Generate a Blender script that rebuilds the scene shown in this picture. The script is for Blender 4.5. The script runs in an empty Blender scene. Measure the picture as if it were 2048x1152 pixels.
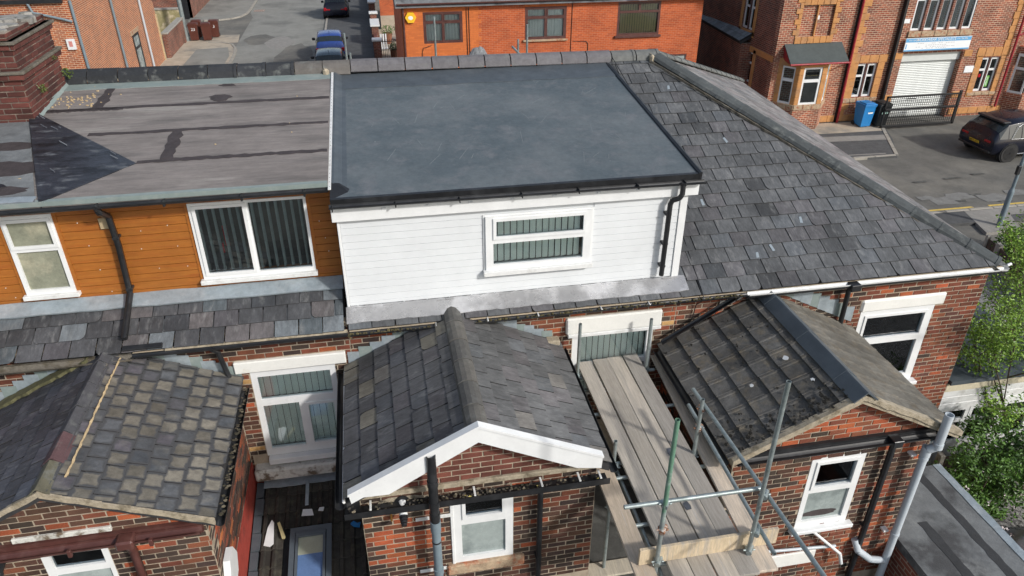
import bpy, math, random
from mathutils import Vector, Matrix
random.seed(7)
S = bpy.context.scene
C = S.collection
# ---------------- camera ----------------
cam_d = bpy.data.cameras.new("camera"); cam = bpy.data.objects.new("camera", cam_d); C.objects.link(cam)
cam_d.sensor_width = 36; cam_d.lens = 36*1484.7/2048; cam_d.clip_start = 0.1; cam_d.clip_end = 900
CAMZ = 10.6
_p, _y, _r = math.radians(30.45), math.radians(10.7), math.radians(.106)
_f = Vector((math.sin(_y)*math.cos(_p), math.cos(_y)*math.cos(_p), -math.sin(_p)))
_x = Vector((math.cos(_y), -math.sin(_y), 0)); _u = _x.cross(_f)
_x, _u = _x*math.cos(_r)+_u*math.sin(_r), _u*math.cos(_r)-_x*math.sin(_r)
cam.matrix_world = Matrix(((_x.x,_u.x,-_f.x,0),(_x.y,_u.y,-_f.y,0),(_x.z,_u.z,-_f.z,CAMZ),(0,0,0,1)))
S.camera = cam
def screen(p):
    d = Vector(p)-Vector((0,0,CAMZ)); z = d.dot(_f)
    if z <= .1: return None
    return 1024+1484.7*d.dot(_x)/z, 576-1484.7*d.dot(_u)/z, z
def atY(px, py, Y):     # point of the real plane y = Y seen at a photo pixel (2048 wide)
    d = _x*((px-1024)/1484.7)-_u*((py-576)/1484.7)+_f; return Vector((0,0,CAMZ))+d*(Y/d.y)
def atZ(px, py, Z):
    d = _x*((px-1024)/1484.7)-_u*((py-576)/1484.7)+_f; return Vector((0,0,CAMZ))+d*((Z-CAMZ)/d.z)
# ---------------- sky, sun, exposure ----------------
SUN = Vector((-.9, 1, -.84)).normalized()
w = bpy.data.worlds.new("World"); S.world = w; w.use_nodes = True
nt = w.node_tree; sky = nt.nodes.new("ShaderNodeTexSky"); sky.sky_type = 'NISHITA'; sky.sun_disc = False
sky.sun_elevation = math.asin(-SUN.z); sky.sun_rotation = math.atan2(-SUN.x, -SUN.y)
sky.air_density = 1.1; sky.dust_density = 2.0; sky.ozone_density = 1.0
hs = nt.nodes.new("ShaderNodeHueSaturation"); hs.inputs["Saturation"].default_value = .72; nt.links.new(sky.outputs[0], hs.inputs["Color"]); nt.links.new(hs.outputs[0], nt.nodes["Background"].inputs[0]); nt.nodes["Background"].inputs[1].default_value = .145
sl = bpy.data.lights.new("sun", 'SUN'); sl.energy = 3.1; sl.angle = math.radians(4); sl.color = (1,.965,.92)
so = bpy.data.objects.new("sun", sl); C.objects.link(so); so.rotation_euler = SUN.to_track_quat('-Z','Y').to_euler(); so.location = (20,-20,30)
S.view_settings.view_transform = 'Standard'; S.view_settings.look = 'None'; S.view_settings.gamma = 1; S.view_settings.exposure = 0.0
S.view_settings.use_curve_mapping = False
# ---------------- linking ----------------
WM = {}
def link(o, parent=None, M=None):
    C.objects.link(o); M = M if M is not None else Matrix()
    if parent is not None:
        o.parent = parent; o.matrix_basis = WM[parent.name].inverted() @ M
    else: o.matrix_basis = M
    WM[o.name] = M
    return o
def tag(o, label=None, cat=None, group=None, kind=None):
    if label: o['label'] = label
    if cat: o['category'] = cat
    if group: o['group'] = group
    if kind: o['kind'] = kind
    return o
def thing(name, label, cat, loc=(0,0,0), group=None, rz=0):
    o = bpy.data.objects.new(name, None); o.empty_display_size = .2
    link(o, None, Matrix.Translation(loc) @ Matrix.Rotation(rz, 4, 'Z'))
    return tag(o, label, cat, group)
def copy_tree(o, M, parent=None):
    c = o.copy(); C.objects.link(c)
    if parent is None:
        c.matrix_basis = M; WM[c.name] = M.copy()
        for ch in list(o.children): copy_tree(ch, M, c)
    else:
        c.parent = parent; WM[c.name] = WM[parent.name] @ o.matrix_basis
        for ch in list(o.children): copy_tree(ch, M, c)
    return c
def frame(o, U, V):
    U = Vector(U).normalized(); V = Vector(V); V = (V-U*V.dot(U)).normalized(); N = U.cross(V).normalized()
    return Matrix(((U.x,V.x,N.x,o[0]),(U.y,V.y,N.y,o[1]),(U.z,V.z,N.z,o[2]),(0,0,0,1)))
def T(x,y,z=0): return Matrix.Translation((x,y,z))
# ---------------- mesh builder ----------------
class MB:
    def __init__(s): s.v=[]; s.f=[]; s.c=[]; s.col=None; s.fr=None; s.sm=[]
    def add(s, pts, faces, smooth=False):
        b = len(s.v)
        s.v += [tuple(s.fr @ Vector(p)) if s.fr else tuple(p) for p in pts]
        for q in faces: s.f.append(tuple(b+i for i in q)); s.c.append(s.col); s.sm.append(smooth)
        return s
    def box(s, a, b, M=None):
        x0,y0,z0 = a; x1,y1,z1 = b
        P = [Vector(p) for p in ((x0,y0,z0),(x1,y0,z0),(x1,y1,z0),(x0,y1,z0),(x0,y0,z1),(x1,y0,z1),(x1,y1,z1),(x0,y1,z1))]
        if M: P = [M @ p for p in P]
        return s.add(P, ((3,2,1,0),(4,5,6,7),(0,1,5,4),(1,2,6,5),(2,3,7,6),(3,0,4,7)))
    def bbox(s, a, b, r=.01, M=None):   # box with chamfered edges
        x0,y0,z0 = a; x1,y1,z1 = b; r = min(r, (x1-x0)*.45, (y1-y0)*.45, (z1-z0)*.45)
        P = []; 
        for (z, i) in ((z0, r), (z0+r, 0), (z1-r, 0), (z1, r)):
            e = r
            P += [(x0+i+ (0 if i else e),y0+i),(x1-i-(0 if i else e),y0+i),(x1-i,y0+i+(0 if i else e)),(x1-i,y1-i-(0 if i else e)),(x1-i-(0 if i else e),y1-i),(x0+i+(0 if i else e),y1-i),(x0+i,y1-i-(0 if i else e)),(x0+i,y0+i+(0 if i else e))]
            P[-8:] = [Vector((p[0],p[1],z)) for p in P[-8:]]
        if M: P = [M @ p for p in P]
        F = [tuple(range(7,-1,-1)), tuple(range(24,32))]
        for k in range(3):
            for j in range(8): F.append((k*8+j, k*8+(j+1)%8, (k+1)*8+(j+1)%8, (k+1)*8+j))
        return s.add(P, F)
    def prism(s, out, vec):     # polygon outline extruded along vec
        n = len(out); vec = Vector(vec); P = [Vector(p) for p in out]; P += [p+vec for p in P]
        F = [tuple(range(n-1,-1,-1)), tuple(range(n,2*n))]+[(i,(i+1)%n,n+(i+1)%n,n+i) for i in range(n)]
        return s.add(P, F)
    def tube(s, p, q, r, n=10, r2=None, cap=True, open_=False):
        p = Vector(p); q = Vector(q); d = (q-p).normalized(); a = d.orthogonal().normalized(); b = d.cross(a); r2 = r if r2 is None else r2
        P = []; 
        for (c, rr) in ((p, r), (q, r2)):
            P += [c+a*rr*math.cos(2*math.pi*i/n)+b*rr*math.sin(2*math.pi*i/n) for i in range(n)]
        F = [(i,(i+1)%n,n+(i+1)%n,n+i) for i in range(n)]
        s.add(P, F, True)
        if cap and not open_: s.add(P, (tuple(range(n-1,-1,-1)), tuple(range(n,2*n))))
        if open_:    # hollow end at q with a wall
            Q = [q+a*r2*math.cos(2*math.pi*i/n)+b*r2*math.sin(2*math.pi*i/n) for i in range(n)]
            ri = r2*.84
            Q += [q+a*ri*math.cos(2*math.pi*i/n)+b*ri*math.sin(2*math.pi*i/n) for i in range(n)]
            Q += [q-d*r*5+a*ri*math.cos(2*math.pi*i/n)+b*ri*math.sin(2*math.pi*i/n) for i in range(n)]
            s.add(Q, [(i,(i+1)%n,n+(i+1)%n,n+i) for i in range(n)]+[(n+i,n+(i+1)%n,2*n+(i+1)%n,2*n+i) for i in range(n)]+[tuple(range(2*n,3*n))])
        return s
    def path(s, pts, r, n=8):
        for i in range(len(pts)-1):
            s.tube(pts[i], pts[i+1], r, n)
        return s
    def gutter(s, p, q, r, up=(0,0,1), t=.004, depth=1.0):   # half-round channel, open at the top
        p = Vector(p); q = Vector(q); d = (q-p).normalized(); side = d.cross(Vector(up)).normalized(); n = 8
        prof = [(r*math.cos(math.pi+math.pi*i/n), r*depth*math.sin(math.pi+math.pi*i/n)) for i in range(n+1)]
        prof += [((r-t)*math.cos(2*math.pi-math.pi*i/n), (r*depth-t)*math.sin(2*math.pi-math.pi*i/n)) for i in range(n+1)]
        m = len(prof); P = [c+side*a+Vector(up)*b for c in (p,q) for (a,b) in prof]
        return s.add(P, [(i,(i+1)%m,m+(i+1)%m,m+i) for i in range(m)]+[tuple(range(m-1,-1,-1)), tuple(range(m,2*m))])
    def mesh(s, name, mat=None, colattr=False):
        me = bpy.data.meshes.new(name); me.from_pydata(s.v, [], s.f); 
        if mat: me.materials.append(mat)
        if any(s.sm): me.polygons.foreach_set("use_smooth", s.sm)
        if any(c is not None for c in s.c):
            a = me.color_attributes.new("Col", 'FLOAT_COLOR', 'CORNER'); dat = []
            for poly, c in zip(s.f, s.c): dat += (list(c or (1,1,1))+[1])*len(poly)
            a.data.foreach_set("color", dat)
        me.update(); return me
    def build(s, name, mat, parent=None, M=None, color=None, label=None, kind=None):
        o = bpy.data.objects.new(name, s.mesh(name, mat)); link(o, parent, M)
        if color: o.color = (*color, 1)
        return tag(o, label, None, None, kind)
def inst(name, me, parent, M, color=None):
    o = bpy.data.objects.new(name, me); link(o, parent, M)
    if color: o.color = (*color, 1)
    return o
# ---------------- polygon clipping ----------------
def area(p): return .5*sum(p[i][0]*p[(i+1)%len(p)][1]-p[(i+1)%len(p)][0]*p[i][1] for i in range(len(p)))
def clip(p, reg):
    for i in range(len(reg)):
        a = reg[i]; b = reg[(i+1)%len(reg)]; out = []
        f = lambda q: (b[0]-a[0])*(q[1]-a[1])-(b[1]-a[1])*(q[0]-a[0])
        for j in range(len(p)):
            c = p[j]; d = p[(j+1)%len(p)]; fc = f(c); fd = f(d)
            if fc >= -1e-9: out.append(c)
            if (fc > 1e-9 and fd < -1e-9) or (fc < -1e-9 and fd > 1e-9):
                t = fc/(fc-fd); out.append((c[0]+(d[0]-c[0])*t, c[1]+(d[1]-c[1])*t))
        p = out
        if len(p) < 3: return []
    return p
# ---------------- materials ----------------
def mat(name, base, rough=.7, src=None, var=.25, vs=3.0, vd=.8, col2=None, m2=(.55,.7), s2=1.2, bump=.3, bs=40, metal=0, stretch=(1,1,1), spec=.5, fleck=None, coat=0, col3=None, m3=(.6,.7), s3=.5, world=0, ws=.9):
    m = bpy.data.materials.new(name); m.use_nodes = True; n = m.node_tree.nodes; l = m.node_tree.links; b = n["Principled BSDF"]
    tc = n.new("ShaderNodeTexCoord"); oi = n.new("ShaderNodeObjectInfo")
    mp = n.new("ShaderNodeVectorMath"); mp.operation = 'MULTIPLY_ADD'; l.new(tc.outputs['Object'], mp.inputs[0]); mp.inputs[1].default_value = stretch
    r = n.new("ShaderNodeMath"); r.operation = 'MULTIPLY'; r.inputs[1].default_value = 91.7 if src == 'obj' else 0; l.new(oi.outputs['Random'], r.inputs[0])
    cb = n.new("ShaderNodeCombineXYZ"); [l.new(r.outputs[0], cb.inputs[i]) for i in range(3)]; l.new(cb.outputs[0], mp.inputs[2])
    vec = mp.outputs[0]
    def noise(sc, det=5, ro=.6):
        t = n.new("ShaderNodeTexNoise"); t.inputs['Scale'].default_value = sc; t.inputs['Detail'].default_value = det; t.inputs['Roughness'].default_value = ro; l.new(vec, t.inputs['Vector']); return t.outputs[0]
    def ramp(x, a, c, lo=0, hi=1):
        t = n.new("ShaderNodeMapRange"); t.inputs[1].default_value = a; t.inputs[2].default_value = c; t.inputs[3].default_value = lo; t.inputs[4].default_value = hi; l.new(x, t.inputs[0]); return t.outputs[0]
    def mix(fac, a, c, mode='MIX'):
        t = n.new("ShaderNodeMix"); t.data_type = 'RGBA'; t.blend_type = mode
        for sock, v in ((t.inputs[0], fac), (t.inputs[6], a), (t.inputs[7], c)):
            if hasattr(v, 'links'): l.new(v, sock)
            else: sock.default_value = v if isinstance(v, float) else (*v, 1)
        return t.outputs[2]
    col = base
    if src == 'obj':
        col = mix(1.0, oi.outputs['Color'], base, 'MULTIPLY')
    elif src == 'attr':
        a = n.new("ShaderNodeAttribute"); a.attribute_name = "Col"; col = mix(1.0, a.outputs['Color'], base, 'MULTIPLY')
    if col2: col = mix(ramp(noise(s2), *m2), col, col2)
    if col3: col = mix(ramp(noise(s3, 6, .7), *m3), col, col3)
    v = ramp(noise(vs, 6, vd), .3, .7, 1-var, 1+var)
    cv = n.new("ShaderNodeCombineXYZ"); [l.new(v, cv.inputs[i]) for i in range(3)]
    col = mix(1.0, col, cv.outputs[0], 'MULTIPLY')
    if world:   # stains that run across neighbouring pieces
        ge = n.new("ShaderNodeNewGeometry"); wn = n.new("ShaderNodeTexNoise"); wn.inputs['Scale'].default_value = ws; wn.inputs['Detail'].default_value = 7; wn.inputs['Roughness'].default_value = .65; l.new(ge.outputs['Position'], wn.inputs['Vector'])
        wv = ramp(wn.outputs[0], .35, .65, 1-world, 1+world*.8); cw = n.new("ShaderNodeCombineXYZ"); [l.new(wv, cw.inputs[i]) for i in range(3)]; col = mix(1.0, col, cw.outputs[0], 'MULTIPLY')
    if fleck:   # (colour, scale, threshold)
        t = n.new("ShaderNodeTexVoronoi"); t.inputs['Scale'].default_value = fleck[1]; l.new(vec, t.inputs['Vector'])
        k = n.new("ShaderNodeTexVoronoi"); k.inputs['Scale'].default_value = fleck[1]; l.new(vec, k.inputs['Vector'])
        a1 = ramp(t.outputs['Distance'], fleck[2], fleck[2]*.7); sp = n.new("ShaderNodeSeparateColor"); l.new(k.outputs['Color'], sp.inputs[0])
        a2 = ramp(sp.outputs[0], .80, .81); mm = n.new("ShaderNodeMath"); mm.operation = 'MULTIPLY'; l.new(a1, mm.inputs[0]); l.new(a2, mm.inputs[1])
        col = mix(mm.outputs[0], col, fleck[0])
    l.new(col, b.inputs['Base Color']) if hasattr(col, 'links') else None
    rr = ramp(noise(vs*2.3), .3, .7, max(rough-.1,.03), min(rough+.1,1)); l.new(rr, b.inputs['Roughness'])
    b.inputs['Metallic'].default_value = metal; b.inputs['Specular IOR Level'].default_value = spec
    if coat: b.inputs['Coat Weight'].default_value = coat; b.inputs['Coat Roughness'].default_value = .06
    if bump:
        bn = n.new("ShaderNodeBump"); bn.inputs['Strength'].default_value = bump; bn.inputs['Distance'].default_value = .01; l.new(noise(bs, 4, .65), bn.inputs['Height']); l.new(bn.outputs[0], b.inputs['Normal'])
    return m
def brickmat(name, c1, c2, mortar, bw=.235, bh=.08, ms=.009, var=.3, col2=None):
    m = bpy.data.materials.new(name); m.use_nodes = True; n = m.node_tree.nodes; l = m.node_tree.links; b = n["Principled BSDF"]
    tc = n.new("ShaderNodeTexCoord"); t = n.new("ShaderNodeTexBrick"); ge = n.new("ShaderNodeNewGeometry")
    sp = n.new("ShaderNodeSeparateXYZ"); sn = n.new("ShaderNodeSeparateXYZ"); l.new(ge.outputs['Position'], sp.inputs[0]); l.new(ge.outputs['True Normal'], sn.inputs[0])
    ab = n.new("ShaderNodeMath"); ab.operation='ABSOLUTE'; l.new(sn.outputs[0], ab.inputs[0]); gt_ = n.new("ShaderNodeMath"); gt_.operation='GREATER_THAN'; gt_.inputs[1].default_value=.707; l.new(ab.outputs[0], gt_.inputs[0])
    mu = n.new("ShaderNodeMix"); l.new(gt_.outputs[0], mu.inputs[0]); l.new(sp.outputs[0], mu.inputs[2]); l.new(sp.outputs[1], mu.inputs[3])
    cu_ = n.new("ShaderNodeCombineXYZ"); l.new(mu.outputs[0], cu_.inputs[0]); l.new(sp.outputs[2], cu_.inputs[1]); l.new(cu_.outputs[0], t.inputs['Vector'])
    t.inputs['Scale'].default_value = 1; t.inputs['Brick Width'].default_value = bw; t.inputs['Row Height'].default_value = bh; t.inputs['Mortar Size'].default_value = ms; t.inputs['Mortar Smooth'].default_value = .2; t.inputs['Bias'].default_value = 0
    t.inputs['Color1'].default_value = (*c1,1); t.inputs['Color2'].default_value = (*c2,1); t.inputs['Mortar'].default_value = (*mortar,1)
    no = n.new("ShaderNodeTexNoise"); no.inputs['Scale'].default_value = 1.3; no.inputs['Detail'].default_value = 8; l.new(tc.outputs['Object'], no.inputs['Vector'])
    mr = n.new("ShaderNodeMapRange"); mr.inputs[1].default_value=.3; mr.inputs[2].default_value=.7; mr.inputs[3].default_value=1-var; mr.inputs[4].default_value=1+var; l.new(no.outputs[0], mr.inputs[0])
    cv = n.new("ShaderNodeCombineXYZ"); [l.new(mr.outputs[0], cv.inputs[i]) for i in range(3)]
    x = n.new("ShaderNodeMix"); x.data_type='RGBA'; x.blend_type='MULTIPLY'; x.inputs[0].default_value=1; l.new(t.outputs['Color'], x.inputs[6]); l.new(cv.outputs[0], x.inputs[7])
    l.new(x.outputs[2], b.inputs['Base Color']); b.inputs['Roughness'].default_value = .85
    bn = n.new("ShaderNodeBump"); bn.invert = True; bn.inputs['Strength'].default_value=.5; bn.inputs['Distance'].default_value=.01; l.new(t.outputs['Fac'], bn.inputs['Height']); l.new(bn.outputs[0], b.inputs['Normal'])
    return m
def glassmat(name, tint=(.93,.97,.96), mixf=.72):
    m = bpy.data.materials.new(name); m.use_nodes = True; n = m.node_tree.nodes; l = m.node_tree.links; n.remove(n["Principled BSDF"])
    tr = n.new("ShaderNodeBsdfTransparent"); tr.inputs[0].default_value = (*tint,1); gl = n.new("ShaderNodeBsdfGlossy"); gl.inputs['Roughness'].default_value = .02; gl.inputs[0].default_value = (.9,.95,1,1)
    fr = n.new("ShaderNodeFresnel"); fr.inputs[0].default_value = 1.5
    ad = n.new("ShaderNodeMath"); ad.operation='ADD'; ad.inputs[1].default_value = .02; l.new(fr.outputs[0], ad.inputs[0])
    mx = n.new("ShaderNodeMixShader"); l.new(ad.outputs[0], mx.inputs[0]); l.new(tr.outputs[0], mx.inputs[1]); l.new(gl.outputs[0], mx.inputs[2]); l.new(mx.outputs[0], n["Material Output"].inputs[0])
    return m
BR = dict(rough=.88, world=.42, ws=1.1, var=.45, vs=22, vd=.7, bump=.5, bs=90, stretch=(1,1,1))
M_brick = mat("brick", (1,1,1), src='obj', **BR); M_brick_s = mat("brickwork", (1,1,1), src='attr', **BR)
M_mortar = mat("mortar", (.36,.3,.225), .95, var=.3, vs=6, bump=.5, bs=60, col2=(.2,.16,.13), m2=(.55,.8), s2=2.5)
M_mortar_d = mat("dark mortar", (.15,.12,.1), .95, var=.4, vs=6, bump=.5, bs=60, col2=(.34,.28,.22), m2=(.5,.7), s2=4)
SL = dict(rough=.6, world=.3, ws=1.5, var=.38, vs=7, vd=.8, bump=.45, bs=30)
M_slate = mat("slate", (1,1,1), src='obj', stretch=(3,1,1), col2=(.17,.172,.17), m2=(.55,.85), s2=3.5, **SL); M_slate_gapshade = mat("slate edge dirt and gap shade", (.035,.035,.036), .9, bump=0); M_slate_s = mat("slates", (1,1,1), src='attr', stretch=(1,1,1), **SL)  # slate edges: dirty, and darkened to paint the gap shadows between slates
M_slate_g = mat("weathered slate", (1,1,1), src='obj', stretch=(1.4,1,1), col2=(.15,.145,.13), m2=(.52,.75), s2=3, **SL)
def patchmat(m):     # each slate keeps a worn sandy patch of its own inside a grey weathered margin
    n = m.node_tree.nodes; l = m.node_tree.links; tc = n.new("ShaderNodeTexCoord"); s = n.new("ShaderNodeSeparateXYZ"); l.new(tc.outputs['Object'], s.inputs[0])
    def mm(op, a, b=None):
        t = n.new("ShaderNodeMath"); t.operation = op
        for i, v in enumerate((a, b)):
            if v is None: continue
            if hasattr(v, 'links'): l.new(v, t.inputs[i])
            else: t.inputs[i].default_value = v
        return t.outputs[0]
    ax = mm('MULTIPLY', mm('ABSOLUTE', s.outputs[0]), 10.3); ay = mm('MULTIPLY', mm('ABSOLUTE', mm('SUBTRACT', s.outputs[1], .1)), 10.5)
    no = n.new("ShaderNodeTexNoise"); no.inputs['Scale'].default_value = 11; ov = n.new("ShaderNodeVectorMath"); oi = n.new("ShaderNodeObjectInfo"); ov.operation = 'ADD'; l.new(tc.outputs['Object'], ov.inputs[0]); cb = n.new("ShaderNodeCombineXYZ"); r = mm('MULTIPLY', oi.outputs['Random'], 77.0); l.new(r, cb.inputs[0]); l.new(cb.outputs[0], ov.inputs[1]); l.new(ov.outputs[0], no.inputs['Vector'])
    d = mm('ADD', mm('MAXIMUM', ax, ay), mm('MULTIPLY', no.outputs[0], .75)); mr = n.new("ShaderNodeMapRange"); mr.inputs[1].default_value = 1.08; mr.inputs[2].default_value = 1.3; l.new(d, mr.inputs[0])
    b = n["Principled BSDF"]; src = b.inputs['Base Color'].links[0].from_socket; x = n.new("ShaderNodeMix"); x.data_type = 'RGBA'; l.new(mr.outputs[0], x.inputs[0]); l.new(src, x.inputs[6]); x.inputs[7].default_value = (.066,.068,.072,1); l.new(x.outputs[2], b.inputs['Base Color'])
patchmat(M_slate_g)
M_seam = mat("dark felt seam", (.035,.037,.04), .8, var=.3, vs=4, bump=.4, bs=40)
M_felt_under = mat("roof underlay", (.03,.03,.032), .9, bump=0)
M_lead = mat("lead", (.33,.385,.42), .42, metal=.25, var=.25, vs=5, col2=(.42,.46,.48), m2=(.5,.75), s2=4, bump=.35, bs=9)
M_lead_new = mat("new lead", (.42,.42,.425), .3, metal=.45, var=.15, vs=3, col2=(.72,.72,.73), m2=(.5,.7), s2=2, bump=.35, bs=5)
M_lead_green = mat("grey green flashing", (.22,.27,.26), .6, var=.12, vs=3, col2=(.3,.33,.31), m2=(.5,.8), s2=5, bump=.25, bs=12, fleck=((.5,.5,.45),9,.05))
M_white = mat("white upvc", (.74,.755,.755), .35, var=.04, vs=3, bump=0, world=.03, ws=3)
M_white_d = mat("weathered white plastic", (.7,.71,.7), .45, var=.1, vs=6, bump=.1, col2=(.45,.44,.41), m2=(.55,.8), s2=5)
M_clad = mat("white cladding", (.68,.705,.72), .4, world=.05, ws=1.2, var=.03, vs=2, bump=.05, bs=200)
M_black = mat("black plastic", (.016,.017,.019), .38, var=.3, vs=5, bump=0, col2=(.04,.042,.045), m2=(.5,.8), s2=4)
M_brown = mat("brown plastic", (.085,.033,.028), .42, var=.25, vs=5, bump=0, col2=(.13,.07,.06), m2=(.5,.8), s2=6)
M_grey_p = mat("grey plastic pipe", (.17,.22,.25), .5, var=.12, vs=5, bump=0, fleck=((.5,.52,.52),14,.04))
M_white_p = mat("pale grey plastic pipe", (.48,.53,.57), .4, var=.06, vs=4, bump=0)
M_oak = mat("orange woodgrain cladding", (.335,.118,.018), .5, world=.14, ws=1.6, var=.16, vs=5, vd=.8, stretch=(.6,6,14), col2=(.3,.085,.013), m2=(.45,.75), s2=3, bump=.15, bs=60)
M_epdm = mat("rubber membrane", (.082,.103,.115), .6, var=.16, vs=9, vd=.8, col2=(.14,.158,.166), m2=(.4,.75), s2=.9, bump=.12, bs=3, fleck=((.4,.42,.43),3.5,.03), col3=(.15,.158,.168), m3=(.5,.75), s3=3.5)
M_epdm_d = mat("new rubber membrane", (.07,.085,.098), .5, var=.25, vs=2.5, col2=(.11,.12,.13), m2=(.55,.85), s2=2.2, bump=.12, bs=4)
M_felt = mat("mineral felt", (.212,.19,.178), .92, var=.3, vs=4, vd=.9, stretch=(.45,3,1), col2=(.15,.137,.13), m2=(.5,.66), s2=1.7, world=.12, ws=1.1, bump=.35, bs=150, fleck=((.5,.47,.38),5,.035), col3=(.31,.295,.27), m3=(.55,.75), s3=.6)
M_tar = mat("bitumen", (.05,.04,.04), .75, var=.35, vs=6, bump=.4, bs=40)
M_tarp = mat("black bitumen patch", (.03,.033,.042), .4, var=.5, vs=4, vd=.85, stretch=(1.2,3,1), col2=(.15,.16,.17), m2=(.56,.7), s2=2.3, col3=(.012,.013,.016), m3=(.5,.6), s3=1.2, bump=.5, bs=12)
M_pfelt = mat("grey torch felt", (.15,.16,.165), .85, var=.3, vs=2.5, col2=(.065,.067,.07), m2=(.5,.6), s2=.9, bump=.6, bs=45, fleck=((.7,.7,.7),2.2,.03), stretch=(1,1,1), col3=(.21,.22,.22), m3=(.52,.7), s3=1.7)
M_conc = mat("concrete tile", (1,1,1), .95, world=.2, ws=1.5, spec=.2, src='obj', var=.35, vs=7, bump=.8, bs=45, col2=(.15,.13,.1), m2=(.5,.7), s2=6, fleck=((.35,.35,.3),14,.05))
M_pan_d = mat("dark pantile", (1,1,1), .9, src='obj', var=.4, vs=8, bump=.9, bs=50, col2=(.075,.07,.05), m2=(.5,.7), s2=7)
M_mossy = mat("mossy tile", (.15,.135,.11), .97, var=.35, vs=9, bump=.9, bs=60, col2=(.1,.085,.06), m2=(.48,.62), s2=7, stretch=(1,1,1))
M_cement = mat("cement fillet", (.36,.31,.23), .95, var=.3, vs=12, bump=.9, bs=60, col2=(.17,.14,.09), m2=(.5,.7), s2=9)
M_pointing = mat("sand cement pointing", (.5,.38,.22), .95, var=.25, vs=14, bump=.8, bs=70)
M_ridge = mat("ridge tile", (1,1,1), .8, src='obj', var=.25, vs=9, bump=.5, bs=60, col2=(.17,.18,.17), m2=(.55,.8), s2=5)
M_paintw = mat("white painted stone", (.76,.76,.72), .6, var=.06, vs=5, bump=.3, bs=30, col2=(.55,.49,.37), m2=(.62,.85), s2=3)
M_paintold = mat("flaking white paint", (.6,.6,.56), .8, var=.25, vs=10, bump=.8, bs=30, col2=(.13,.1,.07), m2=(.5,.6), s2=5)
M_redpaint = mat("red masonry paint", (.33,.045,.03), .8, var=.15, vs=5, bump=.4, bs=30, col2=(.2,.035,.025), m2=(.55,.75), s2=6)
M_buff = mat("buff sandstone", (.5,.24,.085), .85, var=.2, vs=3, bump=.4, bs=30, col2=(.33,.2,.12), m2=(.5,.75), s2=1.4)
M_stone = mat("weathered sill stone", (.4,.3,.2), .9, var=.35, vs=10, bump=.7, bs=40, col2=(.33,.12,.06), m2=(.5,.65), s2=7)
M_steel = mat("galvanised steel", (.33,.38,.38), .42, metal=.55, var=.25, vs=8, bump=.2, bs=40, col2=(.2,.24,.23), m2=(.5,.75), s2=9)
M_steelg = mat("green painted steel", (.14,.27,.19), .5, metal=.2, var=.2, vs=8, bump=.2, bs=40, col2=(.3,.36,.34), m2=(.5,.62), s2=5)
M_rust = mat("rusty steel", (.3,.14,.07), .75, metal=.3, var=.4, vs=30, bump=.5, bs=80, col2=(.45,.45,.43), m2=(.45,.6), s2=30)
M_board = mat("scaffold board", (1,1,1), .85, src='obj', var=.3, vs=5, vd=.85, stretch=(9,.5,1), col2=(.36,.33,.295), m2=(.5,.75), s2=1.8, bump=.5, bs=60, fleck=((.1,.07,.05),5,.05), col3=(.6,.6,.6), m3=(.62,.8), s3=1.1)
M_timber = mat("bare timber", (.4,.33,.24), .85, var=.25, vs=5, stretch=(.5,6,6), bump=.3, bs=60, col2=(.22,.2,.16), m2=(.5,.7), s2=3)
M_room = mat("dark room", (.075,.073,.07), .95, var=.3, vs=2, bump=0)
M_room_l = mat("dim net curtain", (.2,.22,.2), .9, var=.35, vs=1.5, bump=0)
M_blind = mat("green white blind", (.86,.9,.86), .8, var=.06, vs=4, bump=0)
M_blindd = mat("dark blind", (.2,.24,.26), .8, var=.1, vs=4, bump=0)
M_cream = mat("cream blind", (.42,.33,.2), .8, var=.08, vs=4, bump=0)
M_glass = glassmat("window glass"); M_obs = mat("obscure glass", (.24,.25,.19), .12, var=.3, vs=5, bump=.5, bs=28, col2=(.4,.38,.28), m2=(.5,.75), s2=3)
M_frost = mat("frosted pane", (.33,.38,.37), .25, var=.2, vs=2.5, bump=.1, bs=60, col2=(.16,.19,.19), m2=(.45,.7), s2=2.2)
M_redbr = brickmat("orange red brick", (.5,.105,.028), (.36,.068,.02), (.48,.22,.12), .225, .075, .007, .14)
M_smooth = brickmat("smooth orange brick", (.6,.165,.04), (.5,.13,.033), (.42,.12,.04), .225, .075, .004, .08)
M_gable = brickmat("pressed red brick", (.44,.12,.04), (.26,.07,.035), (.58,.42,.28), .225, .078, .011, .12)
M_wbr = brickmat("russet brick", (.33,.09,.045), (.16,.048,.03), (.5,.38,.27), .235, .085, .011, .3)
M_dbr = brickmat("dark red brick", (.22,.06,.035), (.11,.035,.025), (.27,.2,.15), .235, .08, .01, .35)
M_asph = mat("asphalt", (.125,.122,.11), .92, var=.25, vs=1.1, vd=.8, bump=.5, bs=120, col2=(.19,.18,.155), m2=(.45,.65), s2=.35, fleck=((.35,.34,.3),3,.04))
M_asph_l = mat("old pale asphalt", (.24,.238,.215), .92, var=.18, vs=.9, vd=.8, bump=.5, bs=120, col2=(.17,.17,.155), m2=(.5,.62), s2=.3)
M_asph_d = mat("dark pavement asphalt", (.08,.082,.083), .92, var=.3, vs=2.5, bump=.5, bs=120, fleck=((.35,.34,.3),2,.03))
M_dust = mat("dusty concrete", (.42,.36,.28), .95, var=.2, vs=1.2, bump=.4, bs=60, col2=(.24,.23,.2), m2=(.48,.62), s2=.5)
M_kerb = mat("kerb stone", (.32,.3,.26), .9, var=.2, vs=4, bump=.4, bs=40)
M_cpave = mat("worn concrete patch", (.25,.24,.22), .92, var=.2, vs=3, bump=.4, bs=60)
M_yellow = mat("yellow road paint", (.62,.44,.1), .8, var=.2, vs=6, col2=(.25,.21,.14), m2=(.6,.66), s2=5, bump=.2, bs=80)
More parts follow.
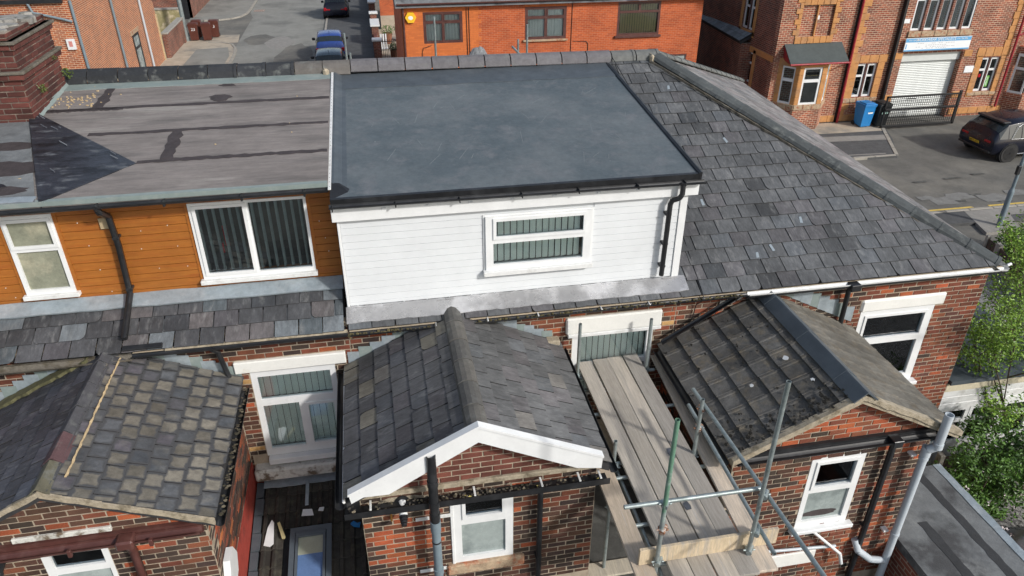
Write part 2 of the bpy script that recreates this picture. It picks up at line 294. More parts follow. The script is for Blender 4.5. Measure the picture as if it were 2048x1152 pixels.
M_gravel = mat("slate gravel", (.25,.245,.235), .9, var=.75, vs=22, vd=.6, bump=1.0, bs=30, col2=(.09,.088,.085), m2=(.5,.6), s2=14)
M_chip = mat('rough patch', (.19,.19,.18), .95, var=.25, vs=3, bump=.5, bs=80)
M_yard = mat("damp yard concrete", (.075,.075,.07), .85, var=.4, vs=2, bump=.5, bs=40, col2=(.13,.13,.12), m2=(.5,.6), s2=1.5)
M_leaf = mat("fresh leaf", (1,1,1), .5, src='attr', var=.1, vs=2, bump=0); M_bark = mat("bark", (.1,.075,.055), .9, var=.3, vs=20, bump=.6, bs=60)
M_wood = mat("stained fence board", (.085,.06,.045), .85, var=.3, vs=5, stretch=(8,8,.5), bump=.4, bs=60)
M_blue = mat("blue bin plastic", (.02,.2,.5), .45, var=.08, vs=3, bump=0); M_bbin = mat("black bin plastic", (.02,.024,.026), .5, var=.2, vs=3, bump=0); M_brbin = mat("brown bin plastic", (.1,.03,.02), .45, var=.15, vs=3, bump=0)
M_sign = mat("sign board white", (.8,.82,.83), .4, var=.02, bump=0); M_signb = mat("sign blue", (.12,.38,.66), .4, var=.03, bump=0); M_ink = mat("faded print", (.5,.5,.52), .6, var=.1, bump=0); M_inkd = mat("dark print", (.02,.02,.02), .6, bump=0)
M_shut = mat("galvanised shutter", (.6,.63,.61), .45, var=.06, vs=2, bump=.05)
M_redsteel = mat("dark red painted iron", (.3,.02,.03), .45, var=.2, vs=4, bump=0); M_iron = mat("black iron", (.012,.012,.013), .5, var=.2, bump=0)
M_tyre = mat("tyre rubber", (.02,.02,.02), .8, var=.2, bump=0)
def paint(name, c, r=.25): return mat(name, c, r, var=.05, vs=1, bump=0, coat=.25, spec=.35)
M_navy = paint("dark navy car paint", (.004,.006,.016), .3); M_bluecar = paint("blue car paint", (.03,.07,.28)); M_greycar = paint("grey blue car paint", (.09,.13,.16))
M_cglass = mat("dark car glass", (.02,.028,.03), .08, var=.1, bump=0, spec=.8); M_chrome = mat("bright trim", (.7,.72,.74), .2, metal=1, var=.05, bump=0)
M_tail = mat("red lamp lens", (.35,.01,.015), .2, var=.1, bump=0); M_plate = mat("yellow number plate", (.75,.5,.03), .4, var=.03, bump=0)
M_alarm = mat("yellow alarm cover", (.85,.5,.03), .4, var=.03, bump=0); M_terra = mat("terracotta", (.22,.09,.05), .85, var=.2, bump=.2)
M_awn = mat("grey mineral felt canopy", (.07,.085,.085), .9, var=.15, vs=3, bump=.4, bs=100)
M_moss = mat("black moss", (.018,.016,.012), 1.0, var=.4, vs=30, bump=1, bs=80); M_litter = mat("leaf litter", (1,1,1), .9, src='attr', var=.3, vs=20, bump=.6)
M_sheet = mat("crumpled grey tarpaulin", (.5,.5,.52), .6, var=.15, vs=5, bump=.3, bs=8)
M_vel = mat("roof window frame grey", (.09,.11,.13), .45, var=.1, vs=5, bump=0)
M_velg = mat("blue blind behind rooflight", (.12,.2,.38), .12, var=.2, vs=5, bump=.1, fleck=((.5,.55,.6),20,.04)); M_velc = mat("cream blind behind rooflight", (.36,.38,.3), .15, var=.1, vs=5, bump=0)
# ---------------- wall, brick, slate, window helpers ----------------
def panel(mb, u0, u1, v0, v1, holes, n0, n1):
    us = sorted({u0, u1, *[h[0] for h in holes], *[h[2] for h in holes]}); vs = sorted({v0, v1, *[h[1] for h in holes], *[h[3] for h in holes]})
    us = [u for u in us if u0 <= u <= u1]; vs = [v for v in vs if v0 <= v <= v1]
    for j in range(len(vs)-1):
        run = None
        for i in range(len(us)-1):
            cu, cv = (us[i]+us[i+1])/2, (vs[j]+vs[j+1])/2
            solid = not any(h[0] < cu < h[2] and h[1] < cv < h[3] for h in holes)
            if solid: run = [run[0] if run else us[i], us[i+1]]
            if (not solid or i == len(us)-2) and run: mb.box((run[0], vs[j], n0), (run[1], vs[j+1], n1)); run = None
    return mb
def brick_mesh(k):
    rd = random.Random(k); j = lambda a: rd.uniform(-a, a); m = MB()
    B = [(0,0,0),(1,0,0),(1,1,0),(0,1,0)]; R = [(0+j(.008),0+j(.04),.72),(1+j(.008),0+j(.04),.72),(1+j(.008),1+j(.04),.72),(0+j(.008),1+j(.04),.72)]
    I = [(.022+j(.01),.07+j(.04),1+j(.1)),(.978+j(.01),.07+j(.04),1+j(.1)),(.978+j(.01),.93+j(.04),1+j(.1)),(.022+j(.01),.93+j(.04),1+j(.1))]
    return B+R+I, [(8,9,10,11)]+[(i,(i+1)%4,4+(i+1)%4,4+i) for i in range(4)]+[(4+i,4+(i+1)%4,8+(i+1)%4,8+i) for i in range(4)]
BV = [brick_mesh(k) for k in range(6)]; BM = []
for v, f in BV:
    m = MB(); m.add(v, f); BM.append(m.mesh("brick", M_brick))
CAND = {}      # root -> list of pieces waiting to be turned into objects
def appar(p):
    s = screen(p)
    if s is None or not (-20 < s[0] < 2068 and -20 < s[1] < 1172): return 0
    return 1/s[2]**2
def bricks(root, wall, fr, u0, u1, v0, v1, colf, holes=(), reg=None, L=.235, Hh=.08, off=0, jt=.015, d=.02):
    rd = random.Random(int(u0*100)+int(v0*77)+len(CAND)); lst = CAND.setdefault(root.name, [])
    k0 = math.floor(v0/Hh+1e-6); 
    for k in range(k0, math.ceil(v1/Hh)):
        a = max(k*Hh, v0); b = min((k+1)*Hh, v1)
        if b-a < .03: continue
        sh = off+(L/2 if k % 2 else 0)+rd.uniform(-.02,.02); i0 = math.floor((u0-sh)/L)-1
        for i in range(i0, math.ceil((u1-sh)/L)+1):
            segs = [(max(sh+i*L, u0), min(sh+(i+1)*L, u1))]
            for h in holes:
                if h[1] < (a+b)/2 < h[3]:
                    ns = []
                    for (p, q) in segs:
                        if q <= h[0] or p >= h[2]: ns.append((p, q)); continue
                        if p < h[0]: ns.append((p, h[0]))
                        if q > h[2]: ns.append((h[2], q))
                    segs = ns
            for (p, q) in segs:
                if q-p < .03: continue
                r = (p+jt/2+rd.uniform(-.002,.002), a+jt/2, q-jt/2, b-jt/2+rd.uniform(-.0015,.0015)); poly = None
                if reg:
                    full = [(r[0],r[1]),(r[2],r[1]),(r[2],r[3]),(r[0],r[3])]; c = clip(full, reg)
                    if len(c) < 3 or area(c) < .0012: continue
                    if area(c) < area(full)*.985: poly = c
                cc = colf((p+q)/2, (a+b)/2, rd); n1 = rd.uniform(-.003, .004)
                lst.append((appar(fr @ Vector(((p+q)/2, (a+b)/2, 0))), 'brick', wall, fr, r, poly, cc, n1, d, rd.randrange(6)))
def flush(root, cap=300):
    lst = CAND.pop(root.name, []); 
    if not lst: return
    groups = {}
    for t in lst: groups.setdefault(t[1], []).append(t)
    for kind, L in groups.items():
        L.sort(key=lambda t: -t[0]); stuff = {}
        for i, t in enumerate(L):
            _, kind, par, fr, r, poly, cc, n1, d, k = t
            if i < cap and t[0] > 0:
                if poly:
                    m = MB(); m.prism([(x, y, n1-d) for x, y in poly], (0,0,d)); m.build(kind, M_brick, par, M=fr, color=cc)
                else:
                    M = fr @ Matrix.Translation((r[0], r[1], n1-d)) @ Matrix.Diagonal((r[2]-r[0], r[3]-r[1], d, 1)); inst(kind, BM[k], par, M, cc)
            else:
                m = stuff.setdefault(par.name, (par, MB()))[1]; m.fr = fr; m.col = cc
                if poly: m.prism([(x, y, n1-d) for x, y in poly], (0,0,d))
                else: m.add([(r[0]+(r[2]-r[0])*x, r[1]+(r[3]-r[1])*y, n1-d+d*z) for x, y, z in BV[k][0]], BV[k][1])
        for par, m in stuff.values(): m.build("brickwork", M_brick_s, par, kind="stuff")
def slate_out(k, w, ln):     # outline of one slate: worn, chipped or clipped tail
    rd = random.Random(k*13+5); j = lambda a: rd.uniform(-a, a); h = w/2-.0075; e = [0,.002,.003,.002,.005,.003][k % 6]
    P = [(-h+j(.003), j(.004)), (-h*.5, j(e)), (0, j(e)), (h*.5, j(e)), (h+j(.003), j(.004)), (h, ln), (-h, ln)]
    if k % 6 == 1: P = P[:4]+[(h-.05, j(.004)), (h-.012, .035), (h, .075)]+P[5:]
    if k % 6 == 3: P = [(-h+.045, j(.004))]+P[1:]+[(-h, .07), (-h+.012, .03)]
    if k % 6 == 5: P = P[:2]+[(-.03, -.006), (-.012, .012), (.035, .009)]+P[3:]
    return P
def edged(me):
    me.materials.append(M_slate_gapshade)
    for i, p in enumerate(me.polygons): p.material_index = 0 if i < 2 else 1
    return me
def slates(root, roof, fr, reg, w, expo, colf, mat, t=.009, gap=.005, name='slate', quota=300, smat=None, shapes=True, rough=1.0, seed=1, v0=0.0):
    rd = random.Random(seed); ln = expo*1.85; a = (t+gap)/expo; nt_ = a*ln+.004
    us = [p[0] for p in reg]; vs = [p[1] for p in reg]; items = []
    sh = []; 
    for k in range(6):
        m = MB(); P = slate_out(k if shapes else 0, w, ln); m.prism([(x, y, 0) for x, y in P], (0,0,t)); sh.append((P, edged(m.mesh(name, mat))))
    r = 0
    while v0+r*expo < max(vs):
        v = v0+r*expo; o = (w/2 if r % 2 else 0)+rd.uniform(-.015,.015)*rough
        for i in range(math.floor((min(us)-o)/w)-1, math.ceil((max(us)-o)/w)+1):
            u = o+(i+.5)*w; vv = v+rd.uniform(-.006,.006)*rough; k = rd.randrange(6) if rd.random() < .55 else 0
            P = [(x+u, y+vv) for x, y in sh[k][0]]; c = clip(P, reg)
            vis = clip([(u-w/2, vv), (u+w/2, vv), (u+w/2, vv+expo), (u-w/2, vv+expo)], reg)
            if len(c) < 3 or len(vis) < 3 or area(vis) < .002: continue
            M = fr @ T(u, vv, nt_+rd.uniform(0, .003)*rough) @ Matrix.Rotation(-a+rd.uniform(0,.006)*rough, 4, 'X') @ Matrix.Rotation(rd.uniform(-.012,.012)*rough, 4, 'Z') @ Matrix.Rotation(rd.uniform(-.006,.006)*rough, 4, 'Y')
            cc = colf(u, v, rd); cut = None if area(c) > area(P)*.99 else [(x-u, y-vv) for x, y in c]
            items.append((appar(M.translation), M, cc, k, cut))
        r += 1
    items.sort(key=lambda q: -q[0]); st = MB()
    for i, (ap, M, cc, k, cut) in enumerate(items):
        if i < quota:
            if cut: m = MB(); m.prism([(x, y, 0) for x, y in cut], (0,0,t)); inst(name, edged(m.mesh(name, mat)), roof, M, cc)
            else: inst(name, sh[k][1], roof, M, cc)
        else:
            st.fr = M; st.col = cc; st.prism([(x, y, 0) for x, y in (cut or sh[k][0])], (0,0,t))
    if st.v: st.build(name+"s" if name == 'slate' else name+"_rows", smat or M_slate_s, roof, kind="stuff")
def window(parent, fr, u0, v0, u1, v1, cells, n=-.05, fmat=None, blind=None, bm=None, room=True, pane=None, back=None, th=.06, lab=None, sl=(.08,.088,7)):
    fmat = fmat or M_white; W, Hh = u1-u0, v1-v0
    R = [(u0+a*W, v0+b*Hh, u0+c*W, v0+d*Hh, o) for a, b, c, d, o in cells]
    m = MB(); m.fr = fr; panel(m, u0, u1, v0, v1, [r[:4] for r in R], n-th/2, n+th/2); win = m.build("window", fmat, parent, label=lab)
    for r in R:
        if r[4]:
            s = MB(); s.fr = fr; panel(s, r[0]-.03, r[2]+.03, r[1]-.03, r[3]+.03, [(r[0]+.012, r[1]+.012, r[2]-.012, r[3]-.012)], n+th/2-.002, n+th/2+.016); s.build("sash", fmat, win)
        g = MB(); g.fr = fr; g.box((r[0]-.004, r[1]-.004, n-.006), (r[2]+.004, r[3]+.004, n)); g.build("pane", pane[R.index(r)] if pane else M_glass, win)
    if blind:
        m = MB(); ww = sl[0]/2; m.add([(-ww,0,0),(0,0,.006),(ww,0,0),(-ww,1,0),(0,1,.006),(ww,1,0),(-ww,0,-.003),(0,0,.003),(ww,0,-.003),(-ww,1,-.003),(0,1,.003),(ww,1,-.003)], [(0,1,4,3),(1,2,5,4),(7,6,9,10),(8,7,10,11),(0,3,9,6),(2,8,11,5),(0,6,7,1),(1,7,8,2)]); sm = m.mesh("blind_slat", bm or M_blind)
        for (a, b, c, d) in blind:
            x = u0+a*W+.03; i = 0
            while x < u0+c*W-.02:
                M = fr @ T(x, v0+b*Hh, n-.075) @ Matrix.Rotation(math.radians(sl[2]+random.uniform(-6,6)), 4, 'Y') @ Matrix.Diagonal((1,(d-b)*Hh,1,1)); inst("blind_slat", sm, win, M); x += sl[1]; i += 1
    if room:
        m = MB(); m.fr = fr; a, b, c, d = u0-.02, v0-.02, u1+.02, v1+.02; z0, z1 = n-.2, n-.75
        m.add([(a,b,z0),(c,b,z0),(c,d,z0),(a,d,z0),(a,b,z1),(c,b,z1),(c,d,z1),(a,d,z1)], [(4,5,6,7),(0,1,5,4),(1,2,6,5),(2,3,7,6),(3,0,4,7)]); m.build("room", back or M_room, win)
    return win
def flatbox(name, mat, parent, fr, a, b, r=.006, **kw):
    m = MB(); m.bbox(a, b, r, M=fr); return m.build(name, mat, parent, **kw)
def ridge(parent, p, q, w, h, mat, color, rnd=True, t=.016, name="ridge_tile", lip=False):
    p = Vector(p); q = Vector(q); d = (q-p).normalized(); s = d.cross(Vector((0,0,1))).normalized(); up = s.cross(d)
    if rnd: prof = [(-w/2,-h),(-w*.42,-h*.45),(-w*.22,-h*.12),(0,0),(w*.22,-h*.12),(w*.42,-h*.45),(w/2,-h)]
    else: prof = [(-w/2,-h),(-w*.06,-.012),(0,0),(w*.06,-.012),(w/2,-h)]
    pr = prof+[(x*.93, z-t) for x, z in reversed(prof)]; n = len(pr); m = MB()
    m.add([c+s*x+up*z for c in (p, q) for x, z in pr], [(i,(i+1)%n,n+(i+1)%n,n+i) for i in range(n)]+[tuple(range(n-1,-1,-1)), tuple(range(n,2*n))])
    if lip: 
        e = p+d*(q-p).length*.9; m.add([c+s*x*1.06+up*(z+.008) for c in (e, q+d*.004) for x, z in pr], [(i,(i+1)%n,n+(i+1)%n,n+i) for i in range(n)]+[tuple(range(n-1,-1,-1)), tuple(range(n,2*n))])
    return m.build(name, mat, parent, color=color)
def ragged(u0, u1, v0, v1, n, amp, rd, ends=True):   # strip outline with wandering edges
    A = [(u0+(u1-u0)*i/n, v0+rd.uniform(-amp, amp)) for i in range(n+1)]; B = [(u0+(u1-u0)*i/n, v1+rd.uniform(-amp, amp)) for i in range(n, -1, -1)]
    return A+B
def strip(name, mat, parent, fr, u0, u1, v0, v1, n, amp, z0, z1, rd, swap=False, **kw):
    m = MB(); m.fr = fr
    for i in range(n):
        pass
    A = [rd.uniform(-amp, amp) for _ in range(n+1)]; B = [rd.uniform(-amp, amp) for _ in range(n+1)]; P = []
    for i in range(n+1):
        u = u0+(u1-u0)*i/n; a, b = (u, v0+A[i]), (u, v1+B[i])
        if swap: a, b = (a[1], a[0]), (b[1], b[0])
        P += [(*a, z0), (*b, z0), (*a, z1), (*b, z1)]
    F = [(0,1,3,2),(4*n,4*n+2,4*n+3,4*n+1)]
    for i in range(n):
        k = 4*i; F += [(k+2,k+6,k+7,k+3) if not swap else (k+3,k+7,k+6,k+2), (k,k+4,k+6,k+2), (k+1,k+3,k+7,k+5)]
    m.add(P, F); return m.build(name, mat, parent, **kw)
def stepped(parent, fr, u0, v0, u1, v1, n, w, rd, mat=None, name="stepped_flashing"):   # lead steps climbing a roof slope, each its own piece
    for i in range(n):
        a = u0+(u1-u0)*i/n; b = u0+(u1-u0)*(i+1)/n; za = v0+(v1-v0)*i/n; zb = v0+(v1-v0)*(i+1)/n; hi = max(za, zb)+w+rd.uniform(-.015,.015)
        lo = min(a,b)-.012; hh = max(a,b)+.012
        zl, zr = (za, zb) if a < b else (zb, za); w2 = w
        m = MB(); m.fr = fr; d = .004+.002*(i % 2); m.prism([(lo, zl-.02, .006), (hh, zr-.02, .006), (hh+rd.uniform(-.01,.01), hi-.012, .008), (lo+rd.uniform(-.01,.01), hi, .008)], (0,0,d)); m.build(name, mat or (M_lead, M_lead_green, M_lead)[i % 3], parent)
def text(body, size, M, mat, parent, name="lettering", depth=.004, ax='CENTER', shear=0):
    cu = bpy.data.curves.new(name, 'FONT'); cu.body = body; cu.size = size; cu.extrude = depth; cu.align_x = ax; cu.align_y = 'CENTER'; cu.shear = shear; cu.materials.append(mat)
    o = bpy.data.objects.new(name+"_curve", cu); me = bpy.data.meshes.new_from_object(o); me.name = name
    if not me.materials: me.materials.append(mat)
    bpy.data.objects.remove(o); bpy.data.curves.remove(cu); return inst(name, me, parent, M)
def downpipe(parent, pts, r, mat, square=True, clips=(), name="downpipe"):
    m = MB()
    for i in range(len(pts)-1): m.tube(pts[i], pts[i+1], r*(1.2 if square else 1), 4 if square else 12)
    o = m.build(name, mat, parent)
    for c in clips:
        k = MB(); k.bbox((c[0]-r*1.15, c[1]-r*1.15, c[2]-.018), (c[0]+r*1.15, c[1]+r*1.15+.03, c[2]+.018), .006); k.build("pipe_clip", mat, o)
    return o
# ---------------- colours of bricks and slates ----------------
def bc(rd, pr=.5, bright=.1):
    x = rd.random()
    if x < bright: c = (.33,.08,.03)
    elif x < pr: c = (.18,.055,.029)
    elif x < pr+(1-pr)*.5: c = (.085,.04,.026)
    else: c = (.046,.03,.023)
    k = rd.uniform(.75,1.25); return (c[0]*k, c[1]*k*rd.uniform(.9,1.1), c[2]*k)
def col_main(u, v, rd):
    if u > 8.45: return bc(rd, 1.0, .1) if rd.random() < .86 else bc(rd, .3, 0)
    if rd.random() < .03: return (.5,.3,.12)
    return bc(rd, .66 if v > 4.5 else .25, .16 if v > 4.6 else .03)
def col_main_r(u, v, rd):
    if u > 8.45: return bc(rd, .97, .1) if rd.random() < .88 else (.1,.04,.03)
    return bc(rd, .55, .07)
def col_c(u, v, rd):
    if u > 1.6 and v < 4.2: return bc(rd, .1, .0)
    if v > 4.35: return (lambda k: (.17*k,.055*k,.038*k))(rd.uniform(.6,1.2))
    if u < .3 and 3.1 < v < 3.95: return bc(rd, .5, .32)
    return bc(rd, .22, .04)
def col_r(u, v, rd):
    if v > 4.25: return bc(rd, .98, .45)
    if v < 2.6: return bc(rd, .85, .08)
    return bc(rd, .3, .05)
def col_l(u, v, rd):
    if v > 4.45 and u > -3.25: return bc(rd, .75, .55)
    if v > 4.25 and u > -2.9: return bc(rd, .7, .2)
    return bc(rd, .2, .04)
def col_side(u, v, rd): return (.42,.13,.04) if rd.random() < .05 else bc(rd, .36, .05)
def sc(rd, base=(.09,.092,.097), k=.26):
    q = rd.uniform(1-k, 1+k); c = [b*q for b in base]; x = rd.random()
    if x < .16: c = [c[0]*1.05, c[1]*.985, c[2]*1.0]
    elif x < .26: c = [c[0]*.96, c[1]*1.0, c[2]*1.04]
    return tuple(c)
def col_sl_end(u, v, rd):
    c = sc(rd, (.096,.1,.104), .17)
    if rd.random() < .06: c = tuple(x*.6 for x in c)
    return c
def col_sl_left(u, v, rd):
    x = rd.random()
    if x < .09: return (.16,.18,.195)
    if x < .2: return (.085,.1,.11)
    if x < .3: return (.112,.104,.106)
    return sc(rd, (.062,.064,.069), .28)
def col_sl_c(u, v, rd):
    x = rd.random()
    if x < .07: return (.16,.148,.12)
    if x < .12: return (.14,.132,.12)
    return sc(rd, (.082,.083,.088), .28)
def col_sl_cr(u, v, rd):
    x = rd.random()
    if x < .06: return (.19,.18,.165)
    return sc(rd, (.115,.117,.118), .22)
def col_sl_l(u, v, rd):
    x = rd.random()
    if x < .58-.1*(v > .9)-.25*(v > 1.3):
        k = rd.uniform(.7,1.15); return (.18*k,.166*k,.137*k)
    if x < .62: return (.1,.094,.108)
    return sc(rd, (.09,.096,.104), .22)
def col_sl_ld(u, v, rd): return sc(rd, (.06,.063,.075), .3)
rd = random.Random(3)
# ================= setting: ground, road, pavements =================
def sheet(name, mat_, z, pts, kind='structure', label=None):
    m = MB(); n = len(pts); m.prism([(x, y, z-.12) for x, y in pts], (0,0,.12)); return m.build(name, mat_, None, kind=kind, label=label)
m = MB(); m.add([(-400,-300,-.004),(400,-300,-.004),(400,600,-.004),(-400,600,-.004)], [(0,1,2,3)]); m.build("ground", M_asph, None, kind='structure')
def flat(name, mat_, z, pts, **k):
    m = MB(); m.add([(x, y, z) for x, y in pts], [tuple(range(len(pts)))]); return m.build(name, mat_, None, kind='structure', **k)
def patch(cx, cy, rx, ry, n=5, w=.12): return [(cx+sx*rx*(1 if e else t)+rd.uniform(-w,w)*rx, cy+sy*ry+rd.uniform(-w,w)*ry) for (sx, sy, e, t) in ((-1,-1,1,1),(-.4,-1,1,1),(.3,-1,1,1),(1,-1,1,1),(1,-.2,1,1),(.85,.6,1,1),(.4,1,1,1),(-.3,.8,1,1),(-1,1,1,1),(-1.1,.1,1,1))]
def disk(cx, cy, rx, ry, n=14, wob=.15): return [(cx+rx*math.cos(6.2832*i/n)*(1+rd.uniform(-wob,wob)), cy+ry*math.sin(6.2832*i/n)*(1+rd.uniform(-wob,wob))) for i in range(n)]
flat("side_street", M_asph_l, .002, [(-8.0,30),(-2.8,30),(-2.8,110),(-8.6,110),(-8.6,62),(-8.2,60),(-8.2,51)])
flat("yard_ground", M_yard, .003, [(-9,-3),(9.25,-3),(9.25,8.6),(-9,8.6)])
flat("gravel_yard", M_gravel, .004, [(9.25,2),(17.2,2),(17.25,14.9),(18.3,19.0),(9.25,18.0)])
# corner pavement on our side of the street
sheet("pavement", M_asph_d, .1, [(9.4,18.0),(18.3,19.0),(30,18.6),(30,19.85),(10,19.85)])
sheet("pavement", M_cpave, .106, [(19.35,19.8),(18.9,18.2),(20.2,18.3),(20.7,19.3),(24,19.2),(24,19.8)])
m = MB()
for i in range(26): m.bbox((9.5+i*.92,19.83,-.02),(10.4+i*.92,19.97,.12),.012)
m.build("kerb", M_kerb, None, kind='structure')
for a, b in ((17.0,20.1),(20.7,24.8)): flat("road_marking", M_yellow, .003, [(a,20.2),(b,20.2),(b,20.31),(a,20.31)])
for k_, (cx, cy, rx, ry) in enumerate(((19.6,20.95,.62,.38),(20.3,21.2,.5,.3),(21.4,20.85,.62,.36),(19.0,21.25,.35,.2),(22.6,21.1,.5,.3))): flat("road_patch", M_chip, .003+.002*k_, patch(cx, cy, rx*.9, ry*.85))
for k_, (cx, cy, rx, ry) in enumerate(((20.05,20.75,.2,.16),(20.95,21.2,.25,.1),(21.6,20.5,.3,.1),(19.75,22.6,.35,.12),(21.2,22.7,.4,.1),(22.4,22.9,.3,.1))): flat("pothole", M_yard, .015+.002*k_, patch(cx, cy, rx*.8, ry*.6, w=.3))
# far pavement by the workwear building
sheet("pavement", M_asph_d, .08, [(14,25.3),(20.5,25.05),(21.6,27.0),(22.4,28.9),(22.4,29.5),(14,29.5)])
flat("worn_pavement", M_cpave, .084, [(17.0,27.2),(21.3,26.9),(21.6,27.5),(17.0,27.8)])
flat("worn_pavement", M_dust, .085, [(17.0,28.1),(21.8,28.0),(22.2,28.9),(22.2,29.4),(17.0,29.4)])
m = MB(); 
for i in range(8): m.bbox((12.9+i*.95,25.1,-.02),(13.83+i*.95,25.24,.1),.01)
for i in range(5): 
    a = Vector((20.55+i*.38,25.2+i*.8,0)); b = a+Vector((.35,.74,0)); d = (b-a).normalized(); s = Vector((-d.y,d.x,0))*.07
    m.prism([a-s,b-s,b+s,a+s],(0,0,.1))
m.build("kerb", M_kerb, None, kind='structure')
flat("road_marking", M_cpave, .0855, [(17.9,25.45),(20.2,25.35),(20.2,25.45),(17.9,25.55)])
flat("driveway", M_asph, .001, [(22.4,26),(30,26),(30,29.4),(22.4,29.4)])
# side street kerbs and pavements
sheet("pavement", M_dust, .07, [(-12.0,36),(-8.0,36),(-7.95,47),(-8.1,49.6),(-8.6,50.9),(-9.4,51.3),(-11.6,51.6),(-12,51.6)])
flat("worn_pavement", M_asph_l, .074, [(-10.6,41),(-8.25,41),(-8.2,47.5),(-8.6,49.9),(-10.4,49.6)])
flat("back_lane", M_dust, .003, [(-12,51.5),(-8.2,51.5),(-8.4,54),(-12,54)])
sheet("pavement", M_asph_l, .07, [(-12.6,59.2),(-10.5,59.2),(-9.2,60.1),(-8.75,61.5),(-8.75,110),(-13.2,110)])
m = MB(); K = [(-7.95,36),(-7.95,38.5),(-7.95,41),(-7.95,43.5),(-7.95,46),(-7.98,48),(-8.1,49.5),(-8.45,50.7),(-9.1,51.3),(-10,51.4)]
K2 = [(-11.5,59.1),(-10.5,59.15),(-9.7,59.5),(-9.1,60.2),(-8.8,61.3),(-8.7,63),(-8.7,66),(-8.7,70),(-8.7,76)]; K3 = [(-2.78,30+i*3) for i in range(26)]
for Kk in (K, K2, K3):
    for p, q in zip(Kk, Kk[1:]):
        a = Vector((*p,-.02)); b = Vector((*q,-.02)); d = (b-a).normalized(); s = Vector((-d.y,d.x,0))*.07; m.prism([a-s+d*.01,b-s-d*.01,b+s-d*.01,a+s+d*.01],(0,0,.12))
m.build("kerb", M_kerb, None, kind='structure')
sheet("pavement", M_asph_d, .09, [(-2.7,30),(.3,30),(.3,110),(-2.7,110)])
flat("manhole_cover", M_rust, .005, [(-8.4,62.3),(-7.6,62.3),(-7.6,63.1),(-8.4,63.1)])
flat("road_patch", M_asph, .005, disk(-6.9,52,1.0,1.6)); flat("road_patch", M_cpave, .006, disk(-5.6,51,.9,1.9)); flat("road_patch", M_asph, .005, disk(-4.4,47,1.1,3.2,18,.2))

# ================= the terrace: three houses =================
MAIN = frame((0,8.6,0),(1,0,0),(0,0,1)); EAVE = Vector((0,8.45,5.14)); PK = Vector((5.06,13.2,7.38))
SLF = frame(EAVE,(1,0,0),(0,PK.y-EAVE.y,PK.z-EAVE.z)); SLL = (PK-EAVE-Vector((5.06,0,0))).length
C1 = Vector((9.3,8.45,5.12)); C2 = Vector((9.36,17.95,5.47))
def house(name_label, x0, x1, holes, colf, mort, name="terraced_house"):
    h = thing(name, name_label, "house", ((x0+x1)/2, 8.6, 0), "houses of the brick terrace")
    m = MB(); m.fr = MAIN; panel(m, x0, x1, 0, 5.12, holes, -.26, -.007); wl = m.build("wall", mort, h)
    return h, wl
# ---- left house
hl, wl = house("left house of the terrace, grey felt roof behind orange boarded attic", -8, -.62, [(-1.99,3.0,-.86,4.52)], col_main, M_mortar)
for a_, b_ in (((-8,0,-9.2),(-.62,5.3,-8.95)),((-8,0,-8.95),(-7.75,5.1,-.26))): m = MB(); m.fr = MAIN; m.box(a_, b_); m.build("wall", M_dbr, hl)
bricks(hl, wl, MAIN, -5.6, -.62, 2.5, 5.12, col_main, [(-1.99,3.0,-.86,4.53),(-2.17,4.53,-.7,4.72),(-2.19,2.64,-.7,3.03),(-4.97,0,-2.23,4.0)])
m = MB(); m.fr = MAIN; m.box((-8,5.12,-.3),(-.62,5.2,.05)); m.build("wall_plate", M_timber, hl)
# roof deck behind the attic and on the street side
m = MB(); m.add([(-8,8.5,5.12),(-.64,8.5,5.12),(-.64,13.2,7.32),(-8,13.2,7.36),(-8,17.9,5.3),(-.64,17.9,5.3)], [(0,1,2,3),(3,2,5,4)]); rl = m.build("roof", M_felt_under, hl)
slates(hl, rl, SLF, [(-6.2,-.03),(-.66,-.03),(-.66,.93),(-6.2,.93)], .31, .25, col_sl_left, M_slate, seed=11, v0=-.03)
# mossy timber gutter on the left eave
m = MB(); m.gutter((-8,8.38,5.1),(-3.3,8.38,5.1),.055); m.box((-8,8.44,4.98),(-3.3,8.5,5.09)); g = m.build("gutter", M_mossy, hl)
m = MB(); m.gutter((-3.3,8.39,5.115),(-.62,8.39,5.12),.042); g = m.build("gutter", M_black, hl)
flatbox("fascia_board", M_timber, hl, Matrix(), (-3.3,8.44,5.05),(-.62,8.47,5.12))
flatbox("mortar_fillet", M_cement, hl, SLF, (-2.9,-.05,.0),(-.62,.0,.02))
# orange boarded attic (dormer)
OD = frame((0,9.2,0),(1,0,0),(0,0,1))
od = thing("dormer", "attic dormer clad in orange woodgrain boards with two white windows", "dormer", (-3.4,9.2,5.5))
HW = [(-4.6,5.68,-4.01,6.78),(-2.43,5.69,-.98,6.78)]
m = MB(); m.fr = OD; panel(m, -6.4, -.63, 5.35, 6.93, HW, -.2, -.012); ow = m.build("wall", M_oak, od)
v = 5.5; k = 0
while v < 6.86:
    vt = min(v+.112, 6.88)
    xs = [-6.4, *(([HW[0][0], HW[0][2], HW[1][0], HW[1][2]]) if v+.05 > HW[0][1]-.02 and v < 6.76 else []), -.635]
    for a, b in zip(xs[::2], xs[1::2]):
        mm = MB(); t = .0; mm.add([(a+.003,v,-.011),(b-.003,v,-.011),(b-.003,vt-.006,-.011),(a+.003,vt-.006,-.011),(a+.003,v+.002,.002),(b-.003,v+.002,.002),(b-.003,vt-.008,.0),(a+.003,vt-.008,.0)],((4,5,6,7),(0,1,5,4),(1,2,6,5),(2,3,7,6),(3,0,4,7)))
        mm.build("board", M_oak, ow, M=OD)
    v += .112; k += 1
for (a,b,c,d) in HW:
    m = MB(); m.fr = OD; panel(m, a-.045, c+.045, b, d+.045, [(a,b-.1,c,d)], .002, .012); m.build("window_trim", M_oak, od)
